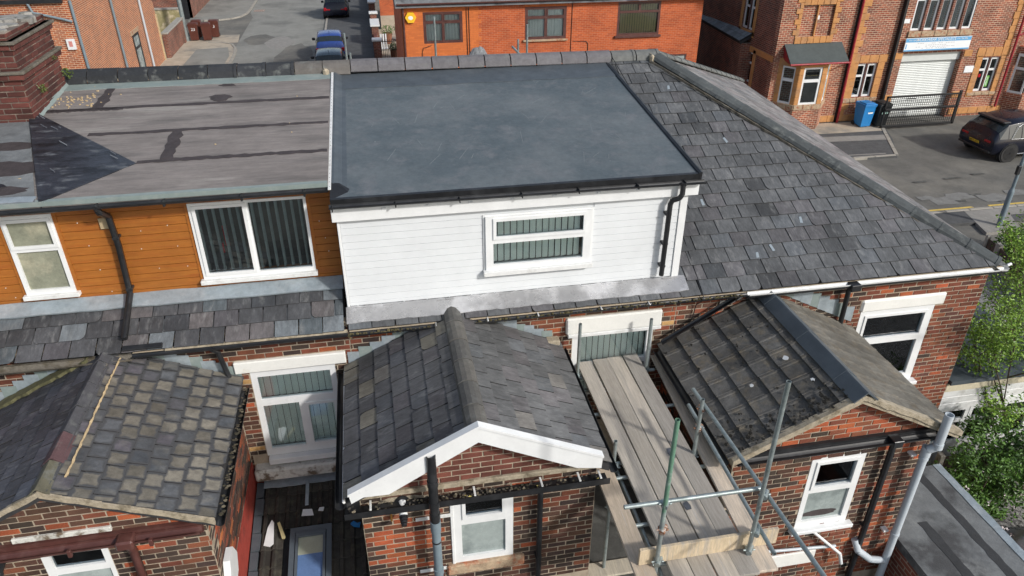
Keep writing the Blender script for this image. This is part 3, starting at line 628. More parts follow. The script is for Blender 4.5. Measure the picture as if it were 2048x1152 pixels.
window(od, OD, *HW[0], [(.09,.62,.91,.93,1),(.09,.06,.91,.55,0)], n=.0, pane=[M_obs,M_obs], back=M_room_l)
window(od, OD, *HW[1], [(.05,.07,.46,.94,1),(.5,.05,.975,.965,0)], n=.0, blind=[(.03,.06,.48,.95),(.5,.05,.98,.97)], bm=M_blindd, sl=(.05,.1,55))
flatbox("sill", M_white_d, od, OD, (-2.47,5.63,-.01),(-.96,5.69,.09)); flatbox("sill", M_white_d, od, OD, (-4.64,5.62,-.01),(-3.97,5.68,.08))
flatbox("flower_picture", M_tail, od, OD, (-2.2,5.95,-.2),(-2.14,6.1,-.19)); flatbox("flower_picture", M_tail, od, OD, (-2.12,6.05,-.2),(-2.06,6.35,-.19))
flatbox("fascia_board", M_oak, od, OD, (-6.4,6.86,.01),(-.64,6.99,.06))
flatbox("vent_cover", M_cream, od, OD, (-3.5,6.52,.005),(-3.36,6.67,.03))
for (x, z) in [(-3.75,6.62),(-3.7,6.3),(-3.66,5.95),(-3.1,6.2),(-2.95,5.9),(-2.72,6.5),(-2.66,6.2),(-2.6,5.9),(-.85,6.4),(-.8,6.15),(-.78,5.95),(-4.9,6.1),(-4.82,5.8),(-3.05,6.45),(-4.75,5.65),(-3.6,5.62)]:
    m = MB(); m.tube((x,9.2-.004,z),(x,9.2-.009,z),.006,8); m.build("screw_cap", M_white, od)
strip("lead_apron", M_lead, od, frame((0,9.19,5.52),(1,0,0),(0,.92,.40)), -6.4,-.64, -.2,.02,24,.008,.02,.045,rd)
# felt roof of that attic
FR = frame((0,8.93,7.03),(1,0,0),(0,4.1,.33)); FL = 4.11
m = MB(); m.fr = FR; m.box((-8,0,-.1),(-.66,FL,0)); orf = m.build("roof", M_felt, od)
m = MB(); m.fr = FR; m.box((-6.2,-.012,-.05),(-.66,-.0,.01)); m.build("drip_edge", M_lead_green, orf)
strip("edge_flashing", M_lead_green, orf, FR, -4.35,-.66,0,.06,20,.006,.0,.006,rd); strip("ridge_flashing", M_lead_green, orf, FR, -5.0,-.66,3.83,4.14,24,.012,.0,.007,rd)
for (a,b,vv) in ((-4.95,-.68,2.98),(-3.95,-.68,1.98),(-3.1,-.68,.98),(-4.9,-3.7,2.94)): strip("bitumen_seam", M_tar, orf, FR, a,b,vv-.045,vv+.045,36,.018,.0,.005,rd)
strip("bitumen_seam", M_tar, orf, FR, 2.98,3.85,-4.15,-4.0,8,.03,.0,.006,rd,swap=True); strip("bitumen_seam", M_tar, orf, FR, 1.02,2.0,-2.85,-2.68,9,.03,.0,.006,rd,swap=True)
for (x, y, a, b) in ((-2.35,3.2,.17,.13),(-2.3,3.75,.12,.06)): m = MB(); m.fr = FR; m.prism([(px,py,0) for px,py in disk(x,y,a,b,12,.3)],(0,0,.006)); m.build("bitumen_patch", M_tar, orf)
m = MB(); m.fr = FR
for i in range(75):
    x, y = (rd.gauss(-4.45,.22), rd.gauss(3.4,.16)) if i < 70 else (rd.uniform(-4.5,-.8), rd.uniform(.3,3.7)); s = rd.uniform(.006,.02); m.prism([(px,py,0) for px,py in disk(x,y,s,s*.6,6,.3)],(0,0,.012))
m.build("mortar_crumbs", M_pointing, orf, kind='stuff')
# black bitumen triangle over the corner and the neighbour's roof beyond it
A = FR @ Vector((-5.02,3.0,.0)); B = FR @ Vector((-3.1,.93,.0)); Cc = FR @ Vector((-3.92,.03,.0)); Dd = FR @ Vector((-3.98,.0,.02))
m = MB(); up = Vector((0,0,.05)); P = [A+up*1.0, B+up*.2, Cc+up*.2, Dd+up*.0]; m.add(P+[p-Vector((0,0,.12)) for p in P], [(0,3,2,1),(4,5,6,7),(0,4,7,3),(3,7,6,2),(2,6,5,1),(1,5,4,0)]); m.build("bitumen_gusset", M_tarp, orf); m = MB()
for i in range(9):
    a_, b_ = sorted((rd.random(), rd.random())); q0 = A+(B-A)*a_*.95+(Cc-A)*(1-b_)*.85; dr = ((B-A)*rd.uniform(.02,.07)+(Cc-A)*rd.uniform(-.01,.015)); wd_ = Vector((0,rd.uniform(.006,.02),0)); m.prism([q0+up*.7, q0+dr+up*.7, q0+dr+wd_+up*.7, q0+wd_+up*.7], (0,0,.012))
m.build("chalk_scuffs", mat("chalky scuff", (.22,.23,.25), .8, var=.3, vs=9), orf, kind='stuff')
strip("edge_flashing", M_lead, orf, FR, -6.3,-4.05,0.02,.16,12,.02,.0,.012,rd)
for vv in (1.15,2.1): strip("lap_strip", M_lead_green, orf, FR, -6.3,-4.5-.25*vv,vv,vv+.09,10,.02,.0,.008,rd)
m = MB(); m.fr = FR; m.prism([(-8,0,.004),(-4.02,.0,.004),(-5.02,3.0,.004),(-8,3.0,.004)],(0,0,.006)); m.build("neighbour_felt", M_pfelt, orf)
for (x, y, a, b, mt) in ((-4.7,1.0,.55,.22,M_tar),(-5.0,.45,.5,.2,M_tarp),(-4.9,1.7,.4,.13,M_tar),(-4.45,.35,.25,.1,M_tar)): m = MB(); m.fr = FR; m.prism([(px,py,.010) for px,py in disk(x,y,a,b,16,.25)],(0,0,.003)); m.build("bitumen_patch", mt, orf)
m = MB(); m.gutter((-6.4,8.885,6.955),(-.66,8.885,6.975),.055,depth=.9); gg = m.build("gutter", M_black, od)
for x in (-5.4,-4.5,-3.36,-2.6,-1.7,-.95): flatbox("gutter_bracket", M_black, gg, Matrix(), (x-.014,8.84,6.9),(x+.014,8.95,6.97))
downpipe(od, [(-3.37,8.9,6.93),(-3.36,8.92,6.85),(-3.34,9.1,6.72),(-3.33,9.12,6.3),(-3.36,9.12,5.62),(-3.37,8.98,5.52),(-3.37,8.52,5.29)], .036, M_black, clips=[(-3.33,9.12,6.42),(-3.35,9.12,5.68)])
flatbox("pipe_shoe", M_black, od, SLF, (-3.4,-.02,.02),(-2.92,.05,.07))
# chimney at the far left
ch = thing("chimney", "dark red brick chimney stack with mossy stone cap at far left", "chimney", (-5.6,12.3,6.9))
def chim(x0, x1, y0, y1, z0, z1, label=None):
    m = MB(); m.box((x0+.01,y0+.01,z0),(x1-.01,y1-.01,z1)); s = m.build("stack_core", M_mortar_d, ch)
    fa = frame((0,y0,0),(1,0,0),(0,0,1)); fb = frame((x1,0,0),(0,1,0),(0,0,1)); cf = lambda u,v,r: (lambda k: (.12*k,.036*k,.028*k))(r.uniform(.45,1.15))
    bricks(ch, s, fa, x0, x1, z0, z1, cf); bricks(ch, s, fb, y0, y1, z0, z1, cf, off=.1); return s
chim(-6.9,-4.8,11.5,13.0,6.8,7.84); chim(-6.95,-4.75,11.45,13.05,7.84,7.93); chim(-6.9,-4.8,11.5,13.0,7.93,8.24); chim(-6.94,-4.76,11.47,13.03,8.24,8.36); chim(-6.88,-4.83,11.52,12.98,8.36,8.46)
m = MB()
for i in range(46):
    x, y = rd.uniform(-6.8,-4.9), rd.uniform(11.6,12.9); s = rd.uniform(.08,.2); m.prism([(px,py,8.42) for px,py in disk(x,y,s,s*.7,7,.25)],(rd.uniform(-.03,.03),rd.uniform(-.03,.03),rd.uniform(.05,.1)))
m.build("mortar_flaunching", mat("grey flaunching", (.3,.29,.27), .95, var=.4, vs=6, bump=1, bs=25, col2=(.11,.11,.09), m2=(.5,.7), s2=5), ch, kind='stuff')
m = MB(); m.tube((-5.5,12.2,8.5),(-5.5,12.2,8.85),.13,16,.12,open_=True); m.build("chimney_pot", M_white_p, ch)
for z in (7.98, 8.38): flatbox("stone_string_course", M_mossy, ch, Matrix(), (-6.97,11.43,z-.06),(-4.73,13.07,z-.02))
strip("lead_soaker", M_lead_green, ch, frame((-4.78,11.6,7.24),(0,1,.08),(-.45,0,.6)), 0,1.45,-.28,.1,8,.02,0,.012,rd); flush(ch)
def weed(x, y, z, s, n=40):
    m = MB()
    for i in range(n):
        a = rd.uniform(0,6.28); r_ = rd.uniform(0,s); p = Vector((x+r_*math.cos(a)*.6, y+r_*math.sin(a)*.6, z+rd.uniform(0,s))); q = Vector((rd.uniform(-1,1),rd.uniform(-1,1),rd.uniform(-.3,1))).normalized()*s*.3; e = q.orthogonal().normalized()*s*.09
        g_ = rd.uniform(.7,1.2); m.col = (.075*g_,.11*g_,.02*g_); m.add([p,p+q*.5+e,p+q,p+q*.5-e],[(0,1,2,3)])
    return m
for (x,y,z,s,lb) in ((-4.72,12.95,7.5,.13,"green weed growing at the foot of the brick chimney"),(-4.72,11.9,7.55,.1,"yellow green weed on the lower ledge of the chimney"),(-4.71,12.6,7.85,.06,"tiny weed in the upper ledge of the chimney")):
    w_ = weed(x,y,z,s,70); o = w_.build("weed", M_leaf, None); tag(o, lb, "weed", "weeds on the chimney")
# ridge tiles over the whole terrace
def rz(x): return 7.57-(x+5)*.0080
xs = -4.93; i = 0; RT = []
while xs < 4.95:
    w_ = .462 if i else .44; cc = (.028,.031,.036) if xs < -1.5 else ((.13,.12,.11) if xs < -.75 else ((.135,.13,.138) if xs < 4.0 else (.13,.135,.13)))
    if xs < -3: cc = (.02,.023,.027)
    par = od if xs < -.7 else None
    if par is None: RT.append((xs, w_, cc))
    else: ridge(hl, (xs+.006,13.2,rz(xs)-(.0 if i%2 else .006)), (xs+w_-.008,13.2,rz(xs+w_)), .4, .19, M_ridge, (lambda k: tuple(q*k for q in cc))(rd.uniform(.85,1.15)), rnd=True, lip=(-2.7 < xs < -1.6))
    xs += w_; i += 1
strip("mortar_bed", M_cement, hl, frame((0,13.03,7.36),(1,0,-.008),(0,.3,.2)), -4.95,-.7,.0,.03,60,.012,0,.02,rd)
flatbox("mortar_lump", M_cement, hl, T(-.78,13.1,7.4) @ Matrix.Rotation(.3,4,'Z'), (-.05,-.17,-.07),(.05,.1,.05),.03)
# windows and stonework of the left house's rear wall
window(hl, MAIN, -1.99, 3.0, -.86, 4.52, [(.07,.67,.93,.93,0),(.07,.08,.5,.6,0),(.6,.1,.93,.57,1)], n=-.04, blind=[(.05,.66,.95,.94),(.05,.07,.52,.61),(.58,.08,.95,.6)], sl=(.084,.091,5))
flatbox("lintel", M_paintw, hl, MAIN, (-2.17,4.53,-.05),(-.7,4.71,.045),.012); flatbox("sill", M_white, hl, MAIN, (-1.97,2.9,-.06),(-.86,3.0,.09))
flatbox("sill", M_paintold, hl, MAIN, (-2.19,2.66,-.05),(-.72,2.87,.17),.025)
downpipe(hl, [(-2.34,8.4,5.08),(-2.3,8.5,4.97),(-2.22,8.52,4.4),(-2.22,8.42,4.3),(-2.2,8.2,4.3)], .034, M_black, False)
flush(hl)
# ---- middle house with the white attic
hm, wm = house("middle house of the terrace, smooth grey rubber roof and white boarded attic", -.62, 4.07, [(2.52,3.4,3.75,4.61)], col_main, M_mortar)
m = MB(); m.fr = MAIN; m.box((-.62,0,-9.2),(4.07,5.3,-8.95)); m.build("wall", M_dbr, hm)
bricks(hm, wm, MAIN, -.62, 4.07, 2.9, 5.12, col_main, [(2.52,3.4,3.75,4.62),(2.41,4.6,3.85,4.88),(.0,0,1.6,4.2)])
window(hm, MAIN, 2.52, 3.4, 3.75, 4.61, [(.09,.06,.93,.45,0),(.09,.52,.93,.92,0)], n=-.04, blind=[(.07,.05,.95,.94)], sl=(.082,.09,7))
flatbox("lintel", M_paintw, hm, MAIN, (2.41,4.6,-.05),(3.85,4.87,.045),.02); flatbox("lintel_rail", M_white_d, hm, MAIN, (2.44,4.545,-.03),(3.85,4.6,.05))
m = MB(); m.add([(-.62,8.5,5.12),(4.07,8.5,5.12),(4.07,13.2,7.3),(-.62,13.2,7.32),(-.62,17.9,5.3),(4.07,17.9,5.3)], [(0,1,2,3),(3,2,5,4)]); rm = m.build("roof", M_felt_under, hm)
slates(hm, rm, SLF, [(-.6,-.03),(4.02,-.03),(4.02,.4),(-.6,.4)], .31, .265, col_sl_end, M_slate, seed=15, v0=-.03)
for (xs, w_, cc) in RT:
    if xs < 4.05: ridge(hm, (xs+.008,13.2,rz(xs)+.01), (xs+w_-.012,13.2,rz(xs+w_)+.01), .36, .17, M_ridge, (lambda k: tuple(q*k for q in cc))(rd.uniform(.92,1.08)))
m = MB(); m.gutter((-.6,8.385,5.115),(5.05,8.385,5.115),.042); gm = m.build("gutter", M_black, hm); 
flatbox("fascia_board", M_timber, hm, Matrix(), (-.6,8.43,5.04),(4.07,8.46,5.13))
for x in (.55,1.25,1.95,2.85,3.55): flatbox("gutter_bracket", M_white_d, gm, Matrix(), (x-.01,8.34,5.118),(x+.01,8.44,5.13))
m = MB()
for i in range(260):
    x = rd.uniform(-.6,5); s = rd.uniform(.01,.03); g_ = rd.uniform(.5,1.2); m.col = (.13*g_,.11*g_,.05*g_); m.prism([(px,py,5.085) for px,py in disk(x,rd.uniform(8.36,8.41),s*.7,s*.7,5,.3)],(0,0,rd.uniform(.01,.03)))
m.build("gutter_silt", M_litter, gm, kind='stuff')
WD = frame((0,8.75,0),(1,0,0),(0,0,1)); wd = thing("dormer", "attic dormer clad in white plastic boards under a smooth grey rubber roof", "dormer", (1.8,8.75,5.2))
WW = (1.29,5.7,2.74,6.49)
m = MB(); m.fr = WD; panel(m, -.58, 4.07, 5.1, 6.72, [WW], -.2, -.012); wwl = m.build("wall", M_clad, wd)
v = 5.27
while v < 6.6:
    vt = min(v+.1, 6.62); xs = [-.56, *([WW[0]-.033, WW[2]+.033] if v+.05 > WW[1]-.04 and v < WW[3] else []), 3.98]
    for a, b in zip(xs[::2], xs[1::2]):
        mm = MB(); mm.add([(a,v,-.011),(b,v,-.011),(b,vt-.003,-.011),(a,vt-.003,-.011),(a,v+.002,.0),(b,v+.002,.0),(b,vt-.006,-.002),(a,vt-.006,-.002)],((4,5,6,7),(0,1,5,4),(1,2,6,5),(2,3,7,6),(3,0,4,7))); mm.build("cladding_board", M_clad, wwl, M=WD)
    v += .1
for a, b in ((-.6,-.565),(3.985,4.09)): flatbox("corner_trim", M_white, wd, WD, (a,5.24,-.05),(b,6.62,.016),.004)
m = MB(); m.fr = WD; panel(m, WW[0]-.03, WW[2]+.03, WW[1]-.03, WW[3]+.02, [(WW[0],0,WW[2],WW[3])], .0, .014); m.build("window_trim", M_white, wd)
window(wd, WD, *WW, [(.09,.62,.925,.93,1),(.07,.1,.925,.5,0)], n=.012, blind=[(.07,.1,.93,.94)], sl=(.079,.088,10))
flatbox("sill", M_white_d, wd, WD, (WW[0]-.04,WW[1]-.07,.0),(WW[2]+.03,WW[1],.1))
flatbox("fascia_board", M_white, wd, WD, (-.65,6.6,.02),(4.2,6.78,.08),.005)
for x in (.0,.55,1.1,1.65,2.2,2.8,3.35): flatbox("fascia_clip", M_clad, wd, WD, (x-.03,6.735,.075),(x+.03,6.76,.095))
strip("lead_apron", M_lead_new, wd, frame((0,8.74,5.31),(1,0,0),(0,.30,.13)), -.62,4.18,-.27,.0,60,.009,.0,.012,rd)
m = MB()
for i in range(40):
    a = -.6+i*.12; z = .012*math.sin(i*1.9)+.008*math.sin(i*.7); m.prism([(a,8.735-z*.3,5.285+z),(a+.12,8.735-z*.3,5.285+z*.6),(a+.12,8.70,5.295+z*.5),(a,8.70,5.295+z)],(0,0,.012))
m.build("lead_fold", M_lead_new, wd)
W_ = frame((0,8.66,6.9),(1,0,0),(0,4.4,.42)); WL = 4.42
m = MB(); m.fr = W_; m.box((-.64,.05,-.1),(4.17,WL,0)); wr = m.build("roof", M_epdm, wd)
strip("membrane_lap", M_epdm_d, wr, W_, -.6,4.17,3.72,4.4,30,.012,.001,.009,rd)
m = MB(); m.fr = W_
m.prism([(-.64,.0,-.075),(4.19,.0,-.075),(4.19,.0,.012),(-.64,.0,.012)],(0,.05,0)); m.build("edge_trim", M_black, wr)
m = MB(); m.fr = W_; m.prism([(4.165,.0,-.1),(4.215,.0,-.1),(4.215,.0,.03),(4.195,.0,.035),(4.165,.0,.02)],(0,4.3,0)); m.build("edge_trim", M_black, wr)
m = MB(); m.fr = W_; n = 10   # rubber upstand against the neighbour's roof
prof = [(-.64,.0),(-.64,.06),(-.59,.06),(-.54,.03),(-.49,.008),(-.43,.0)]
m.prism([(x,.35,z) for x, z in prof],(0,4.05,0)); m.build("membrane_upstand", M_epdm_d, wr)
m = MB(); m.fr = W_; m.add([(-.64,.0,.0),(-.64,.36,.065),(-.52,.36,.05),(-.4,.28,.0),(-.42,.2,.0),(-.6,.05,.0)],[(0,5,1),(5,4,1),(4,2,1),(4,3,2)]); m.build("membrane_fold", M_black, wr)
flatbox("edge_bar", M_white_d, wr, W_, (-.66,.18,.055),(-.622,4.36,.07),.003)
m = MB(); m.fr = W_
for i in range(34): m.tube((-.641,.25+i*.12,.069),(-.641,.25+i*.12,.072),.005,6)
m.build("rivets", M_iron, wr, kind='stuff')
m = MB(); m.gutter((-.66,8.59,6.86),(4.24,8.59,6.835),.05,depth=.85); g2 = m.build("gutter", M_black, wd)
for x in (-.62,.15,.95,1.75,2.5,3.3,3.95): flatbox("gutter_bracket", M_black, g2, Matrix(), (x-.008,8.54,6.795),(x+.008,8.66,6.85))
downpipe(wd, [(3.93,8.585,6.83),(3.93,8.585,6.66),(3.90,8.6,6.6),(3.83,8.65,6.56),(3.81,8.66,6.5),(3.8,8.66,5.4)], .036, M_black, False, clips=[(3.8,8.68,6.35),(3.8,8.68,5.9),(3.8,8.68,5.55)])
# scratches on the rubber (chalk lines, thin raised scuffs)
m = MB(); m.fr = W_
for i in range(34):
    x, y = rd.uniform(-.2,3.8), rd.uniform(.5,3.9); a = rd.uniform(-.8,.8); L_ = rd.uniform(.05,.4); m.prism([(x,y,.0),(x+L_*math.sin(a)+.002,y+L_*math.cos(a),.0),(x+L_*math.sin(a)-.002,y+L_*math.cos(a),.0),(x-.004,y,.0)],(0,0,.0012))
m.build("scuff_marks", mat("chalk scuff", (.22,.24,.25), .8, bump=0), wr, kind='stuff')
flush(hm)
# ---- end house with hipped slate roof
he, we = house("end house of the terrace with hipped slate roof at the street corner", 4.07, 9.25, [(7.16,2.98,8.45,4.44)], col_main_r, M_mortar, )
for a_, b_ in (((4.07,0,-9.2),(9.25,5.3,-8.95)),((9.0,0,-8.95),(9.25,5.1,-.26))): m = MB(); m.fr = MAIN; m.box(a_, b_); m.build("wall", M_dbr, he)
bricks(he, we, MAIN, 4.07, 9.25, 2.0, 5.12, col_main_r, [(7.16,2.98,8.45,4.45),(7.12,4.4,8.6,4.65),(4.2,0,6.6,4.25)])
flatbox("lintel", M_paintw, he, MAIN, (7.13,4.42,-.05),(8.6,4.64,.03),.03)
window(he, MAIN, 7.16, 2.98, 8.45, 4.43, [(.09,.63,.9,.92,1),(.07,.08,.9,.55,0)], n=-.03)
flatbox("sill", M_white, he, MAIN, (7.1,2.92,-.06),(8.5,2.98,.12)); flatbox("blue_cushion", M_blue, he, MAIN, (7.55,3.1,-.5),(7.85,3.45,-.35),.05)
N_e = (C1-PK).cross(C2-PK); m = MB(); m.add([(4.07,8.5,5.12),C1-Vector((0,0,.03)),PK-Vector((0,0,.03)),(4.07,13.2,7.33),C2-Vector((0,0,.03)),(4.07,17.95,5.35)], [(0,1,2,3),(1,4,2),(3,2,4,5)]); re = m.build("roof", M_felt_under, he)
slates(he, re, SLF, [(4.02,-.03),(9.3,-.03),(5.06,SLL),(4.2,SLL)], .31, .265, col_sl_end, M_slate, seed=5, v0=-.03, quota=300)
Ue = (C2-C1).normalized(); Fe = frame(C1, Ue, (PK-C1)-Ue*((PK-C1).dot(Ue))); pk2 = Fe.inverted() @ PK
slates(he, re, Fe, [(0,0),((C2-C1).length,0),(pk2.x,pk2.y)], .31, .265, lambda u,v,r: sc(r,(.2,.19,.185),.25), M_slate, seed=6, quota=0)
m = MB(); m.add([(4.07,13.2,7.36),PK,C2,(4.07,17.95,5.4)],[(0,1,2,3)])
for (xs, w_, cc) in RT:
    if xs >= 4.05: ridge(he, (xs+.008,13.2,rz(xs)), (xs+w_-.02,13.2,rz(xs+w_)), .36, .15, M_ridge, cc, lip=True)
def hip(p, q, n, cc, par, w=.34):
    for i in range(n):
        a = p+(q-p)*(i/n); b = p+(q-p)*((i+1)/n); ridge(par, a+(b-a)*.02+Vector((0,0,.105)), b+(b-a)*.03+Vector((0,0,.095)), w, .085, M_ridge, (lambda k: tuple(c*k for c in cc))(rd.uniform(.85,1.15)), lip=True)
hip(PK+Vector((.1,-.15,-.03)), C1+Vector((-.05,.05,.0)), 14, (.058,.066,.068), he); hip(PK+Vector((.1,.15,-.02)), C2, 15, (.12,.125,.12), he)
strip("mortar_bed", M_mossy, he, frame(PK+Vector((.05,-.18,-.02)), C1-PK-Vector((.05,-.18,0)), Vector((.74,.67,0))), 0, 6.6, -.185,-.165, 80,.01, -.04,.0, rd)
flatbox("mortar_lump", M_cement, he, T(5.03,13.1,7.37), (-.05,-.17,-.08),(.03,.1,.08),.03)
m = MB(); m.gutter((5.05,8.38,5.125),(9.28,8.38,5.115),.045); gw = m.build("gutter", M_white_d, he); m = MB(); m.gutter((5.02,8.378,5.1),(9.3,8.378,5.09),.05); m.build("gutter_painted_shadow", M_black, he)  # black channel below the white gutter paints its shadow line
for x in (6.72,): flatbox("gutter_outlet", M_black, gw, Matrix(), (x-.08,8.29,5.02),(x+.08,8.43,5.125))
flatbox("fascia_board", M_timber, he, Matrix(), (4.07,8.43,5.04),(9.28,8.46,5.12))
eg = C1+(C2-C1)*.0; m = MB(); m.gutter(C1+Vector((.07,0,-.06)), C2+Vector((.07,0,-.06)), .055); m.build("gutter", M_white_d, he)
m = MB(); m.tube((9.3,8.4,5.15),(9.38,8.42,5.16),.022,10); m.build("pipe_end", M_white, he)
downpipe(he, [(6.75,8.4,5.05),(6.76,8.5,4.95),(6.78,8.52,4.32)], .038, M_black, False)
for h_, a_, b_ in ((hl,-4.93,-.7),(hm,-.68,4.05),(he,4.07,5.0)): m = MB(); m.prism([(a_,13.08,rz(a_)-.16),(a_,13.32,rz(a_)-.16),(a_,13.25,rz(a_)-.022),(a_,13.15,rz(a_)-.022)],(b_-a_,0,rz(b_)-rz(a_))); m.build("ridge_mortar", M_mortar_d, h_)
# hanging cable over the slates
m = MB(); m.path([SLF @ Vector((4.27,SLL,.1)), SLF @ Vector((4.55,3.6,.03)), SLF @ Vector((4.42,2.0,.03)), SLF @ Vector((4.38,.6,.03)), SLF @ Vector((4.36,-.02,.04)), (4.36,8.36,5.1),(4.36,8.57,4.9),(4.3,8.57,4.5)], .007, 5); m.build("cable", M_black, he)
for (u, v) in ((4.9,1.6),(5.4,.5),(5.75,2.9),(5.12,4.25),(6.35,1.1),(5.7,.62)):   # repairs: lead tingles and slipped pale slates
    M = SLF @ T(u,v,.035) @ Matrix.Rotation(rd.uniform(-.3,.3),4,'Z'); m = MB(); m.prism([(-.02,0,0),(.025,0,0),(.02,.13,0),(-.02,.12,0)],(0,0,.004)); m.build("lead_clip", M_lead, re, M=M)
flush(he)
# ================= rear extensions =================
def ext(label, x0, x1, ze, ap, el, er, colf, mort, zb, hole, deckmat=None):
    e = thing("rear_extension", label, "extension", ((x0+x1)/2, 7.4, 0), "gabled rear extensions of the terrace")
    F = frame((0,6.2,0),(1,0,0),(0,0,1)); m = MB(); m.fr = F; panel(m, x0, x1, 0, ze, [hole], -.24, -.007)
    m.prism([(x0,ze,-.24),(x1,ze,-.24),(ap[0],ap[1]-.1,-.24)],(0,0,.233)); wl = m.build("wall", mort, e)
    bricks(e, wl, F, x0, x1, zb, ap[1], colf, [hole], reg=[(x0,zb),(x1,zb),(x1,ze),(ap[0],ap[1]-.12),(x0,ze)])
    m = MB(); m.box((x0+.007,6.44,0),(x0+.22,8.59,ze)); sw = m.build("wall", M_mortar_d, e); m = MB(); m.box((x1-.22,6.44,0),(x1-.007,8.59,ze)); sw2 = m.build("wall", M_mortar_d, e); sw = sw2 if x1 < 0 else sw
    # roof deck
    m = MB(); y0, y1 = 6.06, 8.59; dk = .02; d2 = .09; m.prism([(el[0],y0,el[1]-dk),(el[0],y0,el[1]-d2),(ap[0],y0,ap[1]-d2),(er[0],y0,er[1]-d2),(er[0],y0,er[1]-dk),(ap[0],y0,ap[1]-dk)],(0,y1-y0,0)); rf = m.build("roof", deckmat or M_felt_under, e)
    a = Vector((el[0],0,el[1])); b = Vector((er[0],0,er[1])); t = Vector((ap[0],0,ap[1]))
    FL_ = frame(a, (0,-1,0), t-a); FRr = frame(b, (0,1,0), t-b); return e, wl, sw, rf, F, FL_, (t-a).length, FRr, (t-b).length
def profile_tile(name, mat_, w, ln, prof, th):
    m = MB(); n = len(prof); P = [(x,0,z) for x,z in prof]+[(x,0,z-th) for x,z in reversed(prof)]; k = len(P)
    m.add([(x,y,z) for y in (0,ln) for x,_,z in P], [(i,(i+1)%k,k+(i+1)%k,k+i) for i in range(k)]+[tuple(range(k-1,-1,-1)),tuple(range(k,2*k))]); return m.mesh(name, mat_)
def tiles(parent, fr, u0, u1, v0, v1, w, expo, prof, th, mat_, colf, name, skip=None, rough=1, seed=2, lift=.02):
    rr = random.Random(seed); me = profile_tile(name, mat_, w, expo*1.22, prof, th); a = lift/expo; v = v0
    while v < v1-.04:
        u = u0; L_ = min(expo*1.22, v1-v+.02)/(expo*1.22)
        while u < u1-.02:
            if not (skip and skip[0] < u+w/2 < skip[2] and skip[1] < v+expo/2 < skip[3]):
                M = fr @ T(u, v+rr.uniform(-.006,.006)*rough, lift*1.3+rr.uniform(0,.004)*rough) @ Matrix.Rotation(-a, 4, 'X') @ Matrix.Rotation(rr.uniform(-.01,.01)*rough, 4, 'Z') @ Matrix.Diagonal((min(1,(u1-u)/w),L_,1,1)); inst(name, me, parent, M, colf(u, v, rr))
            u += w
        v += expo
# ---- extension of the middle house: slates, white barge boards
HC = (.47,3.02,1.19,4.15)
ec, wc, swc, rc, FC, fl, ll, frr, lr = ext("slated rear extension with white barge boards beside the scaffold boards", -.57, 2.2, 4.36, (.78,5.2), (-.7,4.46), (2.3,4.47), col_c, M_mortar, 2.5, HC)
slates(ec, rc, fl, [(-8.56,-.02),(-6.07,-.02),(-6.07,ll),(-8.56,ll)], .3, .235, col_sl_c, M_slate, seed=21, v0=-.02)
slates(ec, rc, frr, [(6.07,-.02),(8.56,-.02),(8.56,lr),(6.07,lr)], .3, .235, col_sl_cr, M_slate, seed=22, v0=-.02)
y = 6.03
for i in range(6):
    y2 = min(y+.44, 8.6); ridge(ec, (.78,y2,5.27-.002*i), (.78,y+.012,5.28-.002*i), .26, .1, M_ridge, ((.105,.1,.09),(.085,.083,.078))[i%2]); y = y2
def face(name, mat_, parent, fr, pts, n0, n1, **k): m = MB(); m.fr = fr; m.prism([(x,y_,n0) for x,y_ in pts],(0,0,n1-n0)); return m.build(name, mat_, parent, **k)
BF = frame((0,6.03,0),(1,0,0),(0,0,1)); bp = lambda px, py: (lambda v: (v.x, v.z))(atY(px, py, 6.0))
L_ = [bp(*p) for p in ((703,1008),(727,995),(778,989),(957,885),(957,852),(697,992))]; R_ = [bp(*p) for p in ((957,885),(1155,936),(1203,936),(1206,914),(957,852))]
face("barge_board", M_white, ec, BF, L_, -.0, .03); face("barge_board", M_white, ec, BF, R_, -.0, .03)
face("barge_cap", M_white, ec, BF, [(L_[5][0]-.01,L_[5][1]-.01),(L_[4][0],L_[4][1]-.03),(L_[4][0],L_[4][1]+.004),(L_[5][0]-.01,L_[5][1]+.02)], -.05, .042)
face("barge_cap", M_white, ec, BF, [(R_[4][0],R_[4][1]-.03),(R_[3][0]+.01,R_[3][1]-.01),(R_[3][0]+.01,R_[3][1]+.02),(R_[4][0],R_[4][1]+.004)], -.05, .042)
m = MB(); m.box((-.74,6.03,4.21),(2.3,6.195,4.22)); m.box((-.74,6.02,4.21),(2.31,6.03,4.295)); m.box((-.74,6.185,4.2),(-.57,6.195,4.36)); gc = m.build("gutter", M_black, ec)
flatbox("gutter_back_board", M_cement, ec, Matrix(), (-.6,6.16,4.34),(2.24,6.2,4.41))
for x in (-.45,.72,1.5,1.95,2.2): flatbox("gutter_strap", M_white_d, gc, Matrix(), (x-.012,6.025,4.305),(x+.012,6.17,4.318),.002)
m = MB()
for i in range(230):
    x = rd.uniform(-.7,2.2) if i < 90 else rd.gauss(.75,.45); 
    if not -.7 < x < 2.2: continue
    z = 4.22+rd.uniform(0,.07); s = rd.uniform(.01,.026); c = rd.choice([(.08,.065,.04),(.05,.045,.03),(.2,.17,.12),(.1,.085,.06),(.07,.06,.05)]) if rd.random() > .03 else (.6,.5,.15); m.col = c
    M = T(x,rd.uniform(6.05,6.16),z) @ Matrix.Rotation(rd.uniform(0,3),4,'X') @ Matrix.Rotation(rd.uniform(0,3),4,'Z'); m.fr = M; m.prism([(px,py,0) for px,py in disk(0,0,s,s*.6,5,.3)],(0,0,.004))
m.fr = None; m.build("gutter_litter", M_litter, gc, kind='stuff')
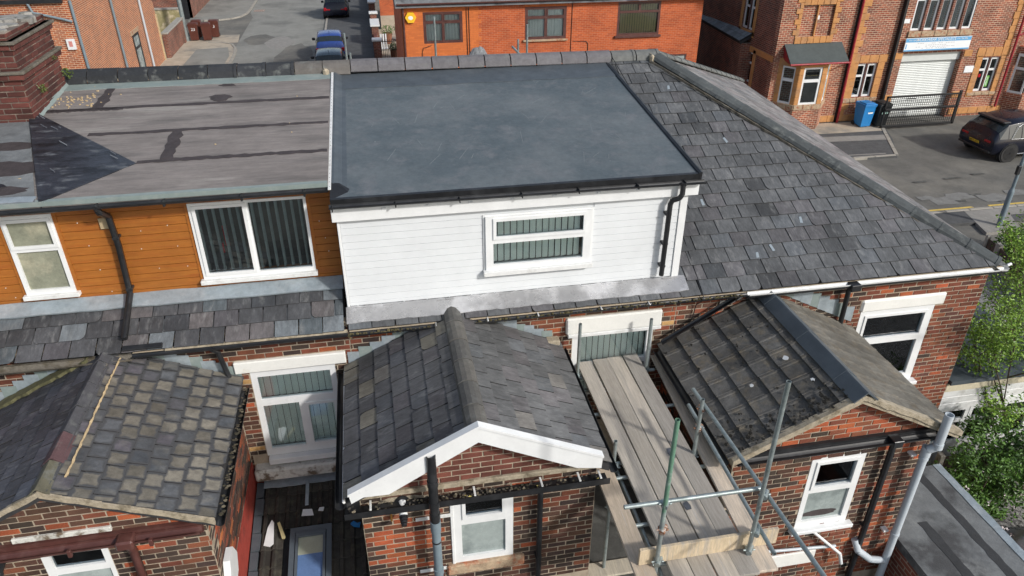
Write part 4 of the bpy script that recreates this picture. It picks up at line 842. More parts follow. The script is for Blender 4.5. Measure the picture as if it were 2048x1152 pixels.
m = MB(); m.gutter((-.775,6.06,4.39),(-.775,8.55,4.41),.055); m.build("gutter", M_black, ec); m = MB(); m.gutter((2.36,6.06,4.39),(2.36,8.55,4.41),.05); m.build("gutter", M_black, ec)
flatbox("soffit_edge", M_white, ec, fl, (-8.5,-.045,-.02),(-6.06,-.02,.012),.003)
window(ec, FC, *HC, [(.19,.69,.83,.93,1),(.13,.09,.87,.58,0)], n=-.03, pane=[M_glass,M_frost], back=M_room)
flatbox("window_trim", M_white, ec, FC, (.435,3.0,-.02),(.475,4.17,.012)); flatbox("lintel_end", M_paintw, ec, FC, (.33,4.1,-.02),(.46,4.2,.03)); flatbox("lintel_end", M_paintw, ec, FC, (1.2,4.1,-.02),(1.32,4.2,.03))
flatbox("sill", M_stone, ec, FC, (.36,2.86,-.03),(1.33,3.03,.05),.02); face("render_patch", M_cement, ec, FC, disk(-.1,4.2,.3,.1,12,.25), .0, .006)
sp = MB(); sp.tube((.25,6.0,5.03),(.25,6.0,5.04),.055,16); sp = MB(); sp.tube((.25,6.0,3.98),(.25,6.0,5.03),.054,18,open_=True)
for z in (4.62,4.3,4.12): sp.tube((.25,6.0,z-.04),(.25,6.0,z+.04),.062,18)
pl = sp.build("soil_pipe", M_black, ec); m = MB(); m.tube((.25,6.0,0),(.25,6.0,3.99),.052,18)
for z in (4.0,3.92,3.2): m.tube((.25,6.0,z-.05),(.25,6.0,z+.03),.061,18)
m.build("soil_pipe", M_grey_p, ec)
m = MB(); m.tube((.25,6.0,3.69),(.25,6.0,3.71),.056,18); m.build("rubber_ring", M_black, pl)
for z in (3.88,2.98):
    for s in (-1,1): flatbox("pipe_bracket", M_white_d, pl, FC, (.25+s*.14-.08,z-.02,.005),(.25+s*.14+.08,z+.03,.02),.003)
m = MB(); m.tube((-.1,6.2,4.21),(-.1,6.185,4.21),.085,18); fl_ = m.build("boiler_flue", M_black, ec); m = MB(); m.tube((-.1,6.2,4.2),(-.1,6.02,4.14),.048,16); m.build("flue_sleeve", M_white, fl_); m = MB()
for k in range(4): m.tube((-.1,6.03-k*.028,4.145-k*.012),(-.1,6.008-k*.028,4.136-k*.012),.05-.006*k,16)
m.build("flue_terminal", M_black, fl_)
m = MB(); m.path([(-.24,6.195,4.08),(-.24,6.17,4.06),(-.24,6.165,3.95)],.012,8); m.build("copper_overflow", mat("copper pipe", (.6,.32,.08), .4, metal=.6, bump=0), ec)
downpipe(ec, [(1.5,6.12,4.2),(1.5,6.13,0)], .034, M_black, clips=[(1.5,6.14,3.0)])
stepped(ec, MAIN, -.66, 4.5, .45, 4.95, 7, .13, rd); stepped(ec, MAIN, 1.15, 4.95, 2.2, 4.5, 8, .15, rd)
flatbox("mortar_lump", M_cement, ec, Matrix(), (2.1,8.45,4.5),(2.3,8.6,4.6),.02)
flush(ec)
# ---- extension of the end house: concrete tiles
HR = (5.07,2.7,5.83,3.95)
er_, wr_, swr, rr_, FR2, fl, ll, frr, lr = ext("tiled rear extension right of the scaffold with a dark felt ridge and red gable", 3.97, 6.73, 4.2, (5.42,5.0), (3.87,4.25), (6.98,4.2), col_r, M_mortar, 1.5, HR, M_cement)
bricks(er_, swr, frame((3.97,0,0),(0,-1,0),(0,0,1)), -8.59, -6.2, 2.2, 4.18, col_r)
pf = [(0,.002),(.012,.009),(.04,.009),(.05,.001),(.15,0),(.26,.001),(.27,.006),(.29,.006),(.298,.0)]
tiles(rr_, fl, -8.57, -6.1, -.04, ll-.05, .3, .3, pf, .02, M_conc, lambda u,v,r: (lambda k: (.105*k,.102*k,.096*k))(r.uniform(.82,1.2)), "concrete_tile", lift=.03)
tiles(rr_, frr, 6.1, 8.57, -.04, lr-.05, .3, .3, pf, .02, M_conc, lambda u,v,r: (lambda k: (.145*k,.138*k,.12*k))(r.uniform(.85,1.15)), "concrete_tile", seed=5, lift=.014)
y = 6.04
for i in range(6):
    y2 = min(y+.45, 8.6); ridge(er_, (5.42,y2,5.1+.004*(i%2)), (5.42,y-.02,5.105+.004*(i%2)), .33, .125, M_epdm_d, (1,1,1), rnd=False, name="ridge_cap"); y = y2
VF = frame((0,6.05,0),(1,0,0),(0,0,1))
def verge(e, a, b, mt, w=.075, n0=-.08, n1=.012, wob=.012, N=14):
    A = [(a[0]+(b[0]-a[0])*i/N, a[1]+(b[1]-a[1])*i/N+rd.uniform(-wob,wob)*.4) for i in range(N+1)]; B = [(x, z-w+rd.uniform(-wob,wob)) for x, z in reversed(A)]
    for i in range(N): pass
    return face("mortar_verge", mt, e, VF, A+B, n0, n1)
verge(er_, (3.86,4.27), (5.42,5.045), M_cement); verge(er_, (5.42,5.045), (7.0,4.235), M_cement)
m = MB(); m.gutter((3.95,6.09,4.2),(6.7,6.09,4.21),.06); m.box((3.95,6.15,4.1),(6.7,6.2,4.25)); gr = m.build("gutter", M_black, er_)
flatbox("gutter_union", M_black, gr, Matrix(), (6.02,6.02,4.12),(6.16,6.17,4.23))
m = MB(); m.gutter((3.79,6.1,4.2),(3.79,8.5,4.22),.055); m.build("gutter", M_black, er_)
downpipe(er_, [(6.11,6.12,4.16),(6.11,6.13,0)], .034, M_black, clips=[(6.11,6.14,2.6)])
window(er_, FR2, *HR, [(.14,.58,.87,.92,1),(.1,.08,.88,.5,0)], n=-.03, pane=[M_glass,M_frost], back=M_room)
face("burnt_stain", M_tar, er_, FR2, disk(5.41,2.9,.25,.055,22,.12), -.029, -.026); flatbox("lintel", M_paintw, er_, FR2, (4.92,4.02,-.03),(5.92,4.1,.025)); flatbox("sill", M_white, er_, FR2, (4.99,2.64,-.03),(5.9,2.7,.09))
m = MB(); m.tube((6.63,5.98,4.14),(6.63,5.98,4.62),.055,18,open_=True); m.tube((6.63,5.98,4.08),(6.63,5.98,4.16),.063,18); m.tube((6.63,5.98,4.1),(6.56,6.03,4.02),.056,18); m.tube((6.56,6.05,3.9),(6.56,6.05,4.04),.063,18); m.tube((6.56,6.05,0),(6.56,6.05,3.95),.052,18)
for z in (3.86,2.45): m.tube((6.56,6.05,z-.02),(6.56,6.05,z+.02),.06,18)
sv = m.build("soil_pipe", M_white_p, er_)
for z in (3.86,2.45): flatbox("pipe_bracket", M_white_d, sv, Matrix(), (6.42,6.1,z-.015),(6.5,6.19,z+.015),.003)
m = MB(); m.path([(6.05,6.16,2.32),(6.1,6.1,2.15),(6.3,6.05,1.98),(6.56,6.05,1.9)],.05,14); m.build("waste_pipe", M_white_p, er_)
m = MB(); m.tube((5.3,6.17,2.66),(5.8,6.07,2.18),.022,10); m.tube((5.8,6.07,2.18),(5.86,6.06,1.98),.025,10); m.build("overflow_pipe", M_white, er_)
m = MB(); m.tube((4.3,6.14,2.42),(5.75,6.14,2.27),.022,10); m.build("waste_pipe", M_white_p, er_)
flatbox("lower_lintel", M_paintw, er_, FR2, (4.75,1.95,-.02),(5.5,2.2,.03),.01)
stepped(er_, MAIN, 5.6, 5.0, 7.0, 4.3, 9, .19, rd); stepped(er_, MAIN, 4.75, 4.78, 5.3, 5.05, 5, .07, rd, M_white_d)
m = MB(); m.gutter(atY(1325,683,8.45), atY(1478,590,8.45), .05); m.build("gutter", M_black, er_)
m = MB()
for i in range(150):
    t = rd.random(); v = rd.uniform(0,1.6) ; u = -6.1-abs(rd.gauss(0,.22)) if i < 120 else rd.uniform(-8.5,-6.1); s = rd.uniform(.006,.022) if i < 120 else rd.uniform(.006,.016)
    m.fr = fl; P = disk(u,v,s*1.3,s,7,.45); m.prism([(a,b,.045) for a,b in P],(0,0,rd.uniform(.006,.014)))
m.fr = None; m.build("moss", M_moss, rr_, kind='stuff')
for (u,v,s) in ((-6.98,.72,.03),(-7.15,1.3,.045),(-6.62,1.38,.03)): face("lichen_spot", M_white_d, rr_, fl, disk(u,v,s,s*.8,10,.2), .052, .056)
flush(er_)
# ---- extension of the left house: brown weathered slates
HL = (-3.94,3.25,-3.27,4.17)
el_, wl_, swl, rl_, FL2, fl, ll, frr, lr = ext("rear extension at bottom left with patchy brown slates and brown gutter", -4.97, -2.23, 4.38, (-3.62,5.12), (-5.12,4.4), (-2.1,4.45), col_l, M_mortar, 3.3, HL)
bricks(el_, swl, frame((-2.23,0,0),(0,1,0),(0,0,1)), 6.2, 8.59, 2.93, 4.38, col_side)
slates(el_, rl_, frr, [(6.07,-.02),(8.56,-.02),(8.56,lr),(6.07,lr)], .215, .2, col_sl_l, M_slate_g, seed=31, v0=-.02, rough=2.2)
slates(el_, rl_, fl, [(-8.56,-.02),(-6.07,-.02),(-6.07,ll),(-8.56,ll)], .27, .2, col_sl_ld, M_slate, seed=32, v0=-.02)
y = 6.04
for i in range(6):
    y2 = min(y+.44, 8.42); c = (.095,.052,.056) if i == 1 else ((.105,.1,.07) if i == 0 else (.065,.066,.074)); ridge(el_, (-3.62,y2,5.19+.006*(i%2)), (-3.62,y+.014,5.195+.006*(i%2)), .34, .15, M_ridge, c, rnd=False); y = y2
strip("mortar_bed", M_pointing, el_, frame((-3.45,0,5.07),(0,1,0),(-.5,0,.25)), 6.3,8.4,-.009,.009,44,.007,.0,.03,rd)
verge(el_, (-5.13,4.435), (-3.62,5.15), M_cement, .07, -.03, .004); verge(el_, (-3.62,5.15), (-2.08,4.465), M_cement, .07, -.03, .004)
m = MB(); m.gutter((-5.2,6.08,4.3),(-2.25,6.08,4.33),.06); m.box((-5.2,6.15,4.2),(-2.25,6.2,4.36)); gl = m.build("gutter", M_brown, el_)
flatbox("gutter_outlet", M_brown, gl, Matrix(), (-3.1,6.0,4.23),(-2.92,6.16,4.35),.02)
for x in (-3.55,-2.75): flatbox("gutter_bracket", M_brown, gl, Matrix(), (x-.02,6.01,4.235),(x+.02,6.05,4.33))
downpipe(el_, [(-3.0,6.08,4.24),(-2.99,6.12,4.1),(-2.99,6.13,0)], .04, M_brown)
m = MB(); m.gutter((-2.05,6.1,4.36),(-2.05,8.5,4.38),.055); m.build("gutter", M_black, el_)
m = MB()
for i in range(110): m.col = rd.choice([(.08,.065,.045),(.05,.045,.03),(.15,.13,.09)]); m.fr = T(-2.05+rd.uniform(-.03,.03),rd.uniform(6.2,8.5),4.33+rd.uniform(0,.03)) @ Matrix.Rotation(rd.uniform(0,3),4,'X'); s = rd.uniform(.012,.03); m.prism([(px,py,0) for px,py in disk(0,0,s,s*.6,5,.3)],(0,0,.005))
m.fr = None; m.build("gutter_litter", M_litter, gl, kind='stuff')
window(el_, FL2, *HL, [(.13,.7,.9,.93,0),(.1,.05,.93,.6,0)], n=-.03, pane=[M_glass,M_frost])
flatbox("lintel", M_paintold, el_, FL2, (-4.12,4.375,-.02),(-3.15,4.44,.03)); flatbox("lintel", M_paintw, el_, FL2, (-4.1,4.17,-.02),(-3.3,4.21,.03))
m = MB(); m.tube((-4.28,6.2,4.2),(-4.28,6.0,4.14),.05,14); m.tube((-4.28,6.02,4.15),(-4.28,5.9,4.05),.06,14); m.build("boiler_flue", M_black, el_)
stepped(el_, MAIN, -3.3, 4.97, -2.1, 4.45, 8, .15, rd); stepped(el_, MAIN, -5.15, 4.4, -3.8, 5.02, 9, .17, rd)
strip("mossy_edge", mat("green moss on mortar", (.11,.105,.05), .97, var=.4, vs=12, bump=.9, bs=50), el_, frame((-5.1,8.5,4.45),(1.48,0,.72),(0,1,0)), 0,1.42,-.1,.06,24,.02,0,.04,rd)
face("red_render", M_redpaint, el_, frame((-2.23,0,0),(0,1,0),(0,0,1)), [(6.2,0),(8.59,0),(8.59,2.93),(6.2,2.93)], -.006, .01)
ax = thing("alarm_box", "white six-sided alarm box low on the side wall at bottom left", "alarm box", (-2.2,6.4,3.2))
face("cover", M_white, ax, frame((-2.23,0,0),(0,1,0),(0,0,1)), [(6.3,3.02),(6.56,3.06),(6.68,3.24),(6.58,3.45),(6.36,3.46),(6.24,3.28)], .01, .09)
flush(el_)
# ---- lean-to with dark pantiles and a roof window, between left and middle extensions
lt = thing("lean_to", "single storey lean-to with dark pantiles and a blue blind rooflight", "lean-to", (-1.4,7.3,0))
LF = frame((0,8.56,2.53),(1,0,0),(0,1,.135)); m = MB(); m.fr = LF; m.box((-2.2,-4,-.12),(-.58,0,-.03)); lr_ = m.build("roof", M_felt_under, lt)
m = MB(); m.box((-2.2,4.6,0),(-.58,4.8,1.95)); m.build("wall", M_dbr, lt)
face("red_render", M_redpaint, lt, MAIN, [(-2.22,2.2),(-.57,2.2),(-.57,2.66),(-2.22,2.66)], -.006, .012)
pp = [(0,0),(.02,.03),(.06,.034),(.08,.004),(.15,0),(.17,.028),(.21,.032),(.23,.004),(.3,0)]
tiles(lr_, LF, -2.08, -.56, -3.5, -.14, .3, .29, pp, .018, M_pan_d, lambda u,v,r: (lambda k: (.04*k,.036*k,.03*k))(r.uniform(.7,1.5)), "pantile", skip=(-1.72,-3.4,-1.05,-.95), lift=.022)
strip("top_flashing", M_lead, lt, LF, -2.1,-.57,-.16,.0,14,.01,.05,.062,rd)
y = -3.5; i = 0
while y < -.2: m = MB(); m.fr = LF; m.prism([(-2.2,y,.0),(-2.08-.015*(i%2),y+.02,.0),(-2.08-.015*(i%2),y+.27,.0),(-2.2,y+.28,.0)],(0,0,.05)); m.build("lead_soaker", M_epdm_d, lt); y += .29; i += 1
flatbox("lead_strip", M_lead, lt, LF, (-1.5,-.55,.05),(-1.45,-.15,.075),.004)
LW = LF @ T(0,0,.03); m = MB(); m.fr = LW; panel(m, -1.68, -1.12, -2.3, -.93, [(-1.61,-2.23,-1.19,-1.02)], .0, .07); vw = m.build("roof_window", M_vel, lt)
m = MB(); m.fr = LW; panel(m, -1.6, -1.2, -2.22, -1.03, [(-1.565,-2.17,-1.235,-1.09)], .03, .085); m.build("sash", M_vel, vw)
flatbox("blind", M_velg, vw, LW, (-1.565,-2.17,.045),(-1.235,-1.36,.055),.001); flatbox("blind", M_velc, vw, LW, (-1.565,-1.36,.045),(-1.235,-1.09,.055),.001)
def junk(label, cat, name, mt, fr, pts, h): o = face(name, mt, None, fr, pts, .065, .065+h); return tag(o, label, cat)
def lp(px, py): v = LF.inverted() @ atZ(px, py, 2.42); return (v.x, v.y)
junk("long white torn plastic scrap on the dark pantiles left of the rooflight", "scrap", "plastic_scrap", M_white, LF, [lp(*p) for p in ((528,1094),(537,1062),(546,1047),(550,1052),(548,1090),(540,1096))], .012)
junk("white square plastic scrap on the pantiles above the rooflight", "scrap", "plastic_scrap", M_white, LF, [lp(*p) for p in ((605,1039),(608,1027),(626,1026),(629,1037))], .01)
junk("small white plastic scrap on the pantiles by the slated extension", "scrap", "plastic_scrap", M_white, LF, [lp(*p) for p in ((638,1029),(641,1023),(650,1022),(648,1029))], .01)
junk("cream sponge block lying on the pantiles left of the rooflight", "sponge", "sponge", mat("cream foam", (.55,.48,.25), .9, bump=.4, bs=60), LF, [lp(*p) for p in ((557,1055),(562,1052),(572,1078),(570,1081),(565,1081))], .04)
junk("crumpled blue rag on the pantiles beside the middle extension", "rag", "rag", M_blue, LF, [lp(*p) for p in ((702,1053),(708,1048),(716,1052),(722,1050),(720,1058),(708,1057))], .03)
# ---- low roofs: between middle and end extensions, and right of the end extension
ml = thing("low_roof", "dark low flat roof under the scaffold platform", "roof", (3.1,7,0)); m = MB(); m.box((2.22,3.2,0),(3.95,8.59,2.1)); m.build("roof_deck", M_yard, ml)
rf = thing("flat_roof_extension", "low flat roofed extension with cracked grey felt at bottom right", "flat roof", (7.5,5,0))
m = MB(); m.box((6.75,2.5,0),(8.25,7.3,2.05)); m.build("wall", M_dbr, rf); m = MB(); m.box((6.74,2.4,2.06),(8.32,7.36,2.2)); fr_ = m.build("roof", M_pfelt, rf)
FX = frame((0,0,2.2),(1,0,0),(0,1,0))
for (u, a, b, s) in ((7.28,2.5,6.35,.05),(7.86,2.5,7.3,.045)): strip("bitumen_seam", M_tar, fr_, FX, a, b, -u-s, -u+s, 40, .018, .0, .006, rd, swap=True) if False else strip("bitumen_seam", M_seam, fr_, frame((u,0,2.2),(0,1,0),(-1,0,0)), a, b, -s*1.5, s*1.5, 40, .014, .0, .004, rd)
strip("edge_flashing", M_lead, fr_, frame((8.27,0,2.2),(0,1,0),(-1,0,0)), 2.4,7.36,-.06,.07,30,.006,.0,.01,rd)
# ---- porch on the right of the end house
po = thing("porch", "side porch with dark flat roof, cream fascia and white windows behind the sapling", "porch", (10.3,9.6,0))
m = MB(); m.box((9.27,8.55,2.72),(11.5,11.2,2.8)); m.build("roof", M_epdm_d, po); flatbox("fascia_board", mat("cream painted timber", (.6,.54,.4), .6, var=.12, vs=6, col2=(.3,.27,.2), m2=(.6,.75), s2=6), po, Matrix(), (9.27,8.62,2.52),(11.45,8.66,2.72))
for i in range(3): flatbox("board", M_white_d, po, Matrix(), (9.27,8.67,2.5-.15*(i+1)),(11.4,8.71+.004*i,2.5-.15*i-.006))
m = MB(); m.box((9.27,8.72,0),(11.4,8.8,1.2)); m.box((11.3,8.8,0),(11.4,11.1,2.7)); m.build("wall", M_white_d, po)
PF = frame((0,8.72,0),(1,0,0),(0,0,1)); 
for a, b in ((9.3,10.0),(10.02,10.7),(10.72,11.38)): window(po, PF, a, 1.2, b, 2.05, [(.1,.68,.9,.93,0),(.1,.08,.9,.6,0)], n=0, room=False)
m = MB(); m.box((9.3,9.2,0),(11.2,11.0,2.6)); m.build("room", M_room, po)
o = MB(); o.tube((10.35,9.2,2.83),(10.7,9.05,2.83),.03,8); o = o.build("offcut_tube", M_white_d, None); tag(o, "short white pipe offcut lying on the dark porch roof", "pipe offcut")
# ================= scaffold =================
sf = thing("scaffold", "galvanised and green tube scaffold between the middle and right extensions", "scaffold", (3.0,6.5,0))
TR = .0242
def tub(n, a, b, mt=M_steel, **k): m = MB(); m.tube(a, b, TR, 14, **k); return m.build(n, mt, sf)
tub("standard", (2.56,8.38,2.1), (2.56,8.38,4.9), open_=True); tub("standard", (3.585,8.32,2.1), (3.585,8.32,4.9), open_=True); tub("standard", (2.49,4.92,4.75), (2.49,4.92,6.08), M_steelg, open_=True, label=None) if False else None
tub("standard", (2.49,4.92,2.1), (2.49,4.92,4.75)); m = MB(); m.tube((2.49,4.92,4.75),(2.49,4.92,6.08),TR,14,open_=True); m.build("standard", M_steelg, sf, label="green painted upright")
tub("standard", (3.52,4.89,2.1), (3.52,4.89,6.4), open_=True); tub("standard", (3.56,6.47,2.1), (3.56,6.47,4.93), open_=True); tub("standard", (2.51,6.48,2.15), (2.51,6.48,4.43), open_=True)
tub("guard_rail", (3.62,6.86,4.77), (3.62,3.3,4.97), open_=True); tub("guard_rail", (3.62,6.92,4.47), (3.62,4.6,4.38), open_=True); tub("guard_rail", (3.54,4.96,4.97), (2.08,4.97,4.97), open_=True)
for y, a, b in ((8.33,2.4,3.72),(7.5,2.38,3.72),(6.55,2.3,3.9),(6.3,2.4,3.75),(5.55,2.4,3.8),(5.0,2.35,3.75)): tub("transom", (a,y,3.985), (b,y,3.985), open_=True)
for x in (2.56,3.51): tub("ledger", (x,4.5,3.93), (x,8.5,3.93))
def coupler(p, mt=M_steel, r=.034):
    m = MB(); p = Vector(p); m.tube(p-Vector((0,0,.028)), p+Vector((0,0,.028)), r, 12); m.tube(p+Vector((-.01,-.05,-.01)), p+Vector((.06,.04,-.01)), r*.9, 10); m.tube(p+Vector((.05,-.02,.0)), p+Vector((.075,-.02,.0)), .011, 6); m.tube(p+Vector((-.06,-.015,.01)), p+Vector((-.03,-.015,.01)), .011, 6); m.build("coupler", mt, sf)
for p, mt in (((3.57,6.5,4.77),M_rust),((3.57,6.5,4.46),M_rust),((3.55,4.92,4.93),M_steel),((3.55,4.9,4.4),M_steel),((2.49,4.95,4.97),M_steel),((2.49,4.93,4.62),M_rust),((2.49,4.93,4.14),M_steel),((3.52,4.91,4.12),M_steel),((2.52,6.48,4.0),M_steel),((2.56,8.36,4.0),M_steel),((3.58,8.33,4.0),M_steel),((2.51,6.5,3.3),M_steel),((3.55,6.48,4.0),M_steel)): coupler(p, mt)
def board(lb, x0, x1, y0, y1, z, rot=0, c=(.5,.43,.35), grp="boards of the scaffold platform", ax='y'):
    cx, cy = (x0+x1)/2, (y0+y1)/2; hx, hy = (x1-x0)/2, (y1-y0)/2; M = T(cx,cy,z) @ Matrix.Rotation(rot,4,'Z'); m = MB(); m.bbox((-hx,-hy,-.038),(hx,hy,0),.004)
    o = m.build("scaffold_board", M_board, None, M=M, color=c); return tag(o, lb, "scaffold board", grp)
b0 = 2.615
BLB = ["widest gap side board of the platform, leftmost of the four laid together", "second platform board from the left, dark crack along its middle", "third platform board from the left, pale chalky patch near its middle", "rightmost of the four platform boards laid together, greyish brown"]
for i in range(4): board(BLB[i], b0+i*.235+.004, b0+(i+1)*.235-(.012 if i == 0 else .004), 4.63+.015*(i%2), 8.62+.02*i, 4.058+.002*i, rot=(.004,-.002,.003,-.003)[i], c=((.46,.42,.36),(.37,.335,.285),(.49,.44,.37),(.33,.305,.27))[i])
board("single scaffold board along the eave of the middle extension, left of the platform", 2.25, 2.475, 4.3, 8.55, 4.055, rot=-.005, c=(.48,.395,.3)); board("single pale scaffold board beside the tiled extension, right of the platform", 3.65, 3.87, 4.66, 8.72, 4.056, rot=-.055, c=(.6,.51,.41))
tb = MB(); tb.bbox((-.79,-.019,-.112),(.79,.019,.112),.003); o = tb.build("toe_board", M_board, None, M=T(3.1,4.985,4.175) @ Matrix.Rotation(.006,4,'Z') @ Matrix.Rotation(math.pi/2,4,'X') @ Matrix.Rotation(-math.pi/2,4,'X'), color=(.58,.47,.32)); tag(o, "pale toe board standing on edge across the front of the platform", "toe board")
board("short sole board on the low roof under a scaffold standard", 2.2, 3.05, 6.34, 6.58, 2.145, c=(.5,.45,.36), grp=None)
for (px, py, s, lb) in ((1342,905,.09,"dark slate fragment on the platform near the green upright"),(1375,1012,.08,"flat dark slate chip on the third platform board")):
    p = atZ(px,py,4.07); P = disk(p.x,p.y,s*.6,s,6,.3); m = MB(); m.prism([(a,b,4.066) for a,b in P],(0,0,.006)); o = m.build("slate_fragment", M_slate, None, color=(.1,.11,.13)); tag(o, lb, "slate fragment")
# scaffold on the street side of the roof
sb = thing("scaffold", "street side scaffold tubes rising behind the ridge", "scaffold", (1.7,18.3,0))
def tub2(n, a, b, r=.026): m = MB(); m.tube(a, b, r, 10); m.build(n, M_steel, sb)
for x, z in ((-.53,6.95),(-.44,6.5),(1.58,7.25),(3.82,7.0),(3.6,6.66)): tub2("standard", (x,18.3,0), (x,18.3,z))
tub2("ledger", (.59,18.25,6.29), (3.66,18.25,6.31)); tub2("brace", (3.45,18.3,6.5), (3.75,17.9,6.2))
nb = MB(); P = []; n_ = 14
for b in range(n_+1):
    for a in range(n_+1):
        u, v = a/n_*2-1, b/n_*2-1; h_ = max(0,1-(u*u+v*v))**.7; P.append((2.6+u*.3+rd.uniform(-.01,.01), 18.22+v*.12, 6.12+.42*h_+rd.uniform(-.04,.04)*h_))
nb.add(P, [(b*(n_+1)+a, b*(n_+1)+a+1, (b+1)*(n_+1)+a+1, (b+1)*(n_+1)+a) for b in range(n_) for a in range(n_)])
o = nb.build("debris_netting", mat("grey netting", (.2,.21,.22), .9, var=.4, vs=12, bump=.8, bs=30), None); tag(o, "bundle of grey netting hung on the street side scaffold", "netting")
# ================= street buildings =================
def lp_(name, mat_, parent, fr, u0, u1, v0, v1, holes=(), n0=-.25, n1=0, **k): m = MB(); panel(m, u0, u1, v0, v1, holes, n0, n1); return m.build(name, mat_, parent, M=fr, **k)
def fb(name, mat_, parent, fr, a, b, r=.01, **k): return flatbox(name, mat_, parent, fr, a, b, r, **k)
# ---- orange red brick house facing the terrace
rh = thing("brick_house", "bright orange brick house across the back street with brown window frames", "house", (8,32,0))
RF = frame((0,32,0),(1,0,0),(0,0,1)); WA = (2.3,3.68,3.93,4.93); WB = (6.58,3.68,8.38,5.0); WC = (10.64,3.7,12.57,5.08); WS = (13.17,2.1,14.0,2.8)
w1 = lp_("wall", M_smooth, rh, RF, 1.43, 4.6, 0, 5.15, [WA]); w2 = lp_("wall", M_redbr, rh, RF, 4.6, 14.5, 0, 5.15, [WB,WC,WS])
for k in range(14): fb("quoin", M_smooth, rh, RF, (4.6,.1+k*.36,-.02),(4.72,.28+k*.36,.004),.002)
lp_("wall", M_redbr, rh, frame((14.497,0,0),(0,1,0),(0,0,1)), 32.26, 40, 0, 5.15); lp_("wall", M_redbr, rh, frame((1.433,0,0),(0,-1,0),(0,0,1)), -40, -32.26, 0, 5.15)
m = MB(); m.prism([(1.2,31.75,5.15),(1.2,40.3,5.15),(1.2,36,7.6)],(13.6,0,0)); m.build("roof", M_slate_s if False else M_pfelt, rh)
fb("fascia_board", M_white, rh, RF, (1.4,5.14,0),(14.6,5.24,.12)); m = MB(); m.gutter((1.25,31.8,5.3),(14.7,31.8,5.3),.07); m.build("gutter", M_brown, rh)
downpipe(rh, [(1.5,31.85,5.25),(1.5,31.92,5.0),(1.5,31.93,0)], .05, M_brown)
cellA = [(.07,.72,.47,.92,0),(.54,.72,.93,.92,1),(.07,.08,.47,.63,0),(.54,.08,.93,.63,0)]
window(rh, RF, *WA, cellA, n=-.03, fmat=M_brown, blind=[(.06,.07,.94,.94)], sl=(.12,.125,8), bm=M_white); window(rh, RF, *WB, cellA, n=-.03, fmat=M_brown, blind=[(.06,.07,.94,.94)], sl=(.12,.122,6), bm=M_white)
window(rh, RF, *WC, [(.05,.74,.48,.93,0),(.53,.74,.95,.93,0),(.05,.06,.95,.67,0)], n=-.03, fmat=M_brown, blind=[(.04,.05,.96,.94)], sl=(.1,.11,10), bm=M_cream); window(rh, RF, *WS, [(.08,.1,.92,.9,0)], n=-.03, fmat=M_brown, pane=[M_frost])
fb("sill", M_stone, rh, RF, (6.5,3.6,0),(8.45,3.68,.1)); fb("sill", M_brown, rh, RF, (10.55,3.6,0),(12.65,3.7,.1))
for i in range(24): fb("soldier_brick", M_smooth, rh, RF, (6.55+i*.078,5.02,-.01),(6.62+i*.078,5.14,.012),.003)
ay = thing("alarm_box", "yellow hexagonal alarm box at the left end of the orange brick house", "alarm box", (1.8,31.95,4.75)); o = face("cover", M_alarm, ay, RF, [(1.8+.23*math.cos(a*1.0472), 4.75+.23*math.sin(a*1.0472)) for a in range(6)], .0, .1); face("badge", M_sign, ay, RF, disk(1.8,4.74,.1,.08,10,.05), .1, .105)
m = MB(); m.path([(4.1,31.98,5.1),(4.12,31.98,3),(4.12,31.98,0)],.012,5); m.path([(4.2,31.98,5.1),(4.24,31.98,0)],.012,5); m.path([(8.62,31.98,5.1),(8.6,31.98,0)],.012,5); m.path([(8.7,31.98,3.55),(9.3,31.98,3.52),(9.38,31.98,3.4),(9.38,31.98,0)],.012,5); m.path([(2.6,31.98,3.6),(2.25,31.98,3.5),(2.2,31.98,3.3),(2.2,31.98,2.5)],.012,5); m.build("cable", M_black, rh)
# ---- workwear building
wb = thing("workwear_building", "russet brick and buff stone works with roller shutter and workwear sign", "building", (24,30,0))
WF = frame((0,29.5,0),(1,0,0),(0,0,1)); holes = [(17.8,3.9,19.25,5.15),(20.93,1.17,21.87,2.64),(23.0,0,26.0,2.98),(27.08,1.12,28.0,2.66)]+[(23.02+i*.615,3.96,23.5+i*.615,5.6) for i in range(5)]
lp_("wall", M_wbr, wb, WF, 16.9, 31, 0, 7, holes, -.3, 0); lp_("wall", M_dbr, wb, frame((16.903,0,0),(0,-1,0),(0,0,1)), -40, -29.81, 0, 7, [(-32.35,1.5,-31.35,2.85),(-32.9,3.7,-31.8,5.2)], -.3, 0)
m = MB(); m.box((16.6,29.3,7),(31,41,7.3)); m.build("roof", M_pfelt, wb)
lp_("brick_panel", M_wbr, wb, WF, 17.8, 19.25, 3.9, 5.15, (), -.15, -.08)
def st(a, b, c, d, n=.035, mt=M_buff): fb("stone_block", mt, wb, WF, (a,b,-.02),(c,d,n),.012)
for (x, y0, s) in ((17.8,3.75,-1),(19.25,3.75,1)):
    z = y0; k = 0
    while z < 5.6: q = .3 if k % 2 else .16; st(min(x,x+s*q), z+.004, max(x,x+s*q), z+.21); z += .215; k += 1
for i in range(6): st(17.65+i*.29, 3.62, 17.93+i*.29, 3.89, .05)
for i in range(5): st(17.8+i*.29, 5.16, 18.08+i*.29, 5.42)
fb("mullion", M_buff, wb, WF, (18.48,3.9,-.08),(18.54,5.15,.02)); fb("vent", M_white, wb, WF, (18.56,4.55,-.08),(18.66,4.72,-.05))
z = .35; k = 0
while z < 6.6: q = .42 if k % 2 else .26; st(20.48, z+.004, 20.48+q, z+.27, .04); z += .275; k += 1
for (a, b) in ((20.6,20.93),(21.87,22.2)):
    z = 1.0
    while z < 2.66: st(a, z+.004, b, min(z+.33,2.7)); z += .335
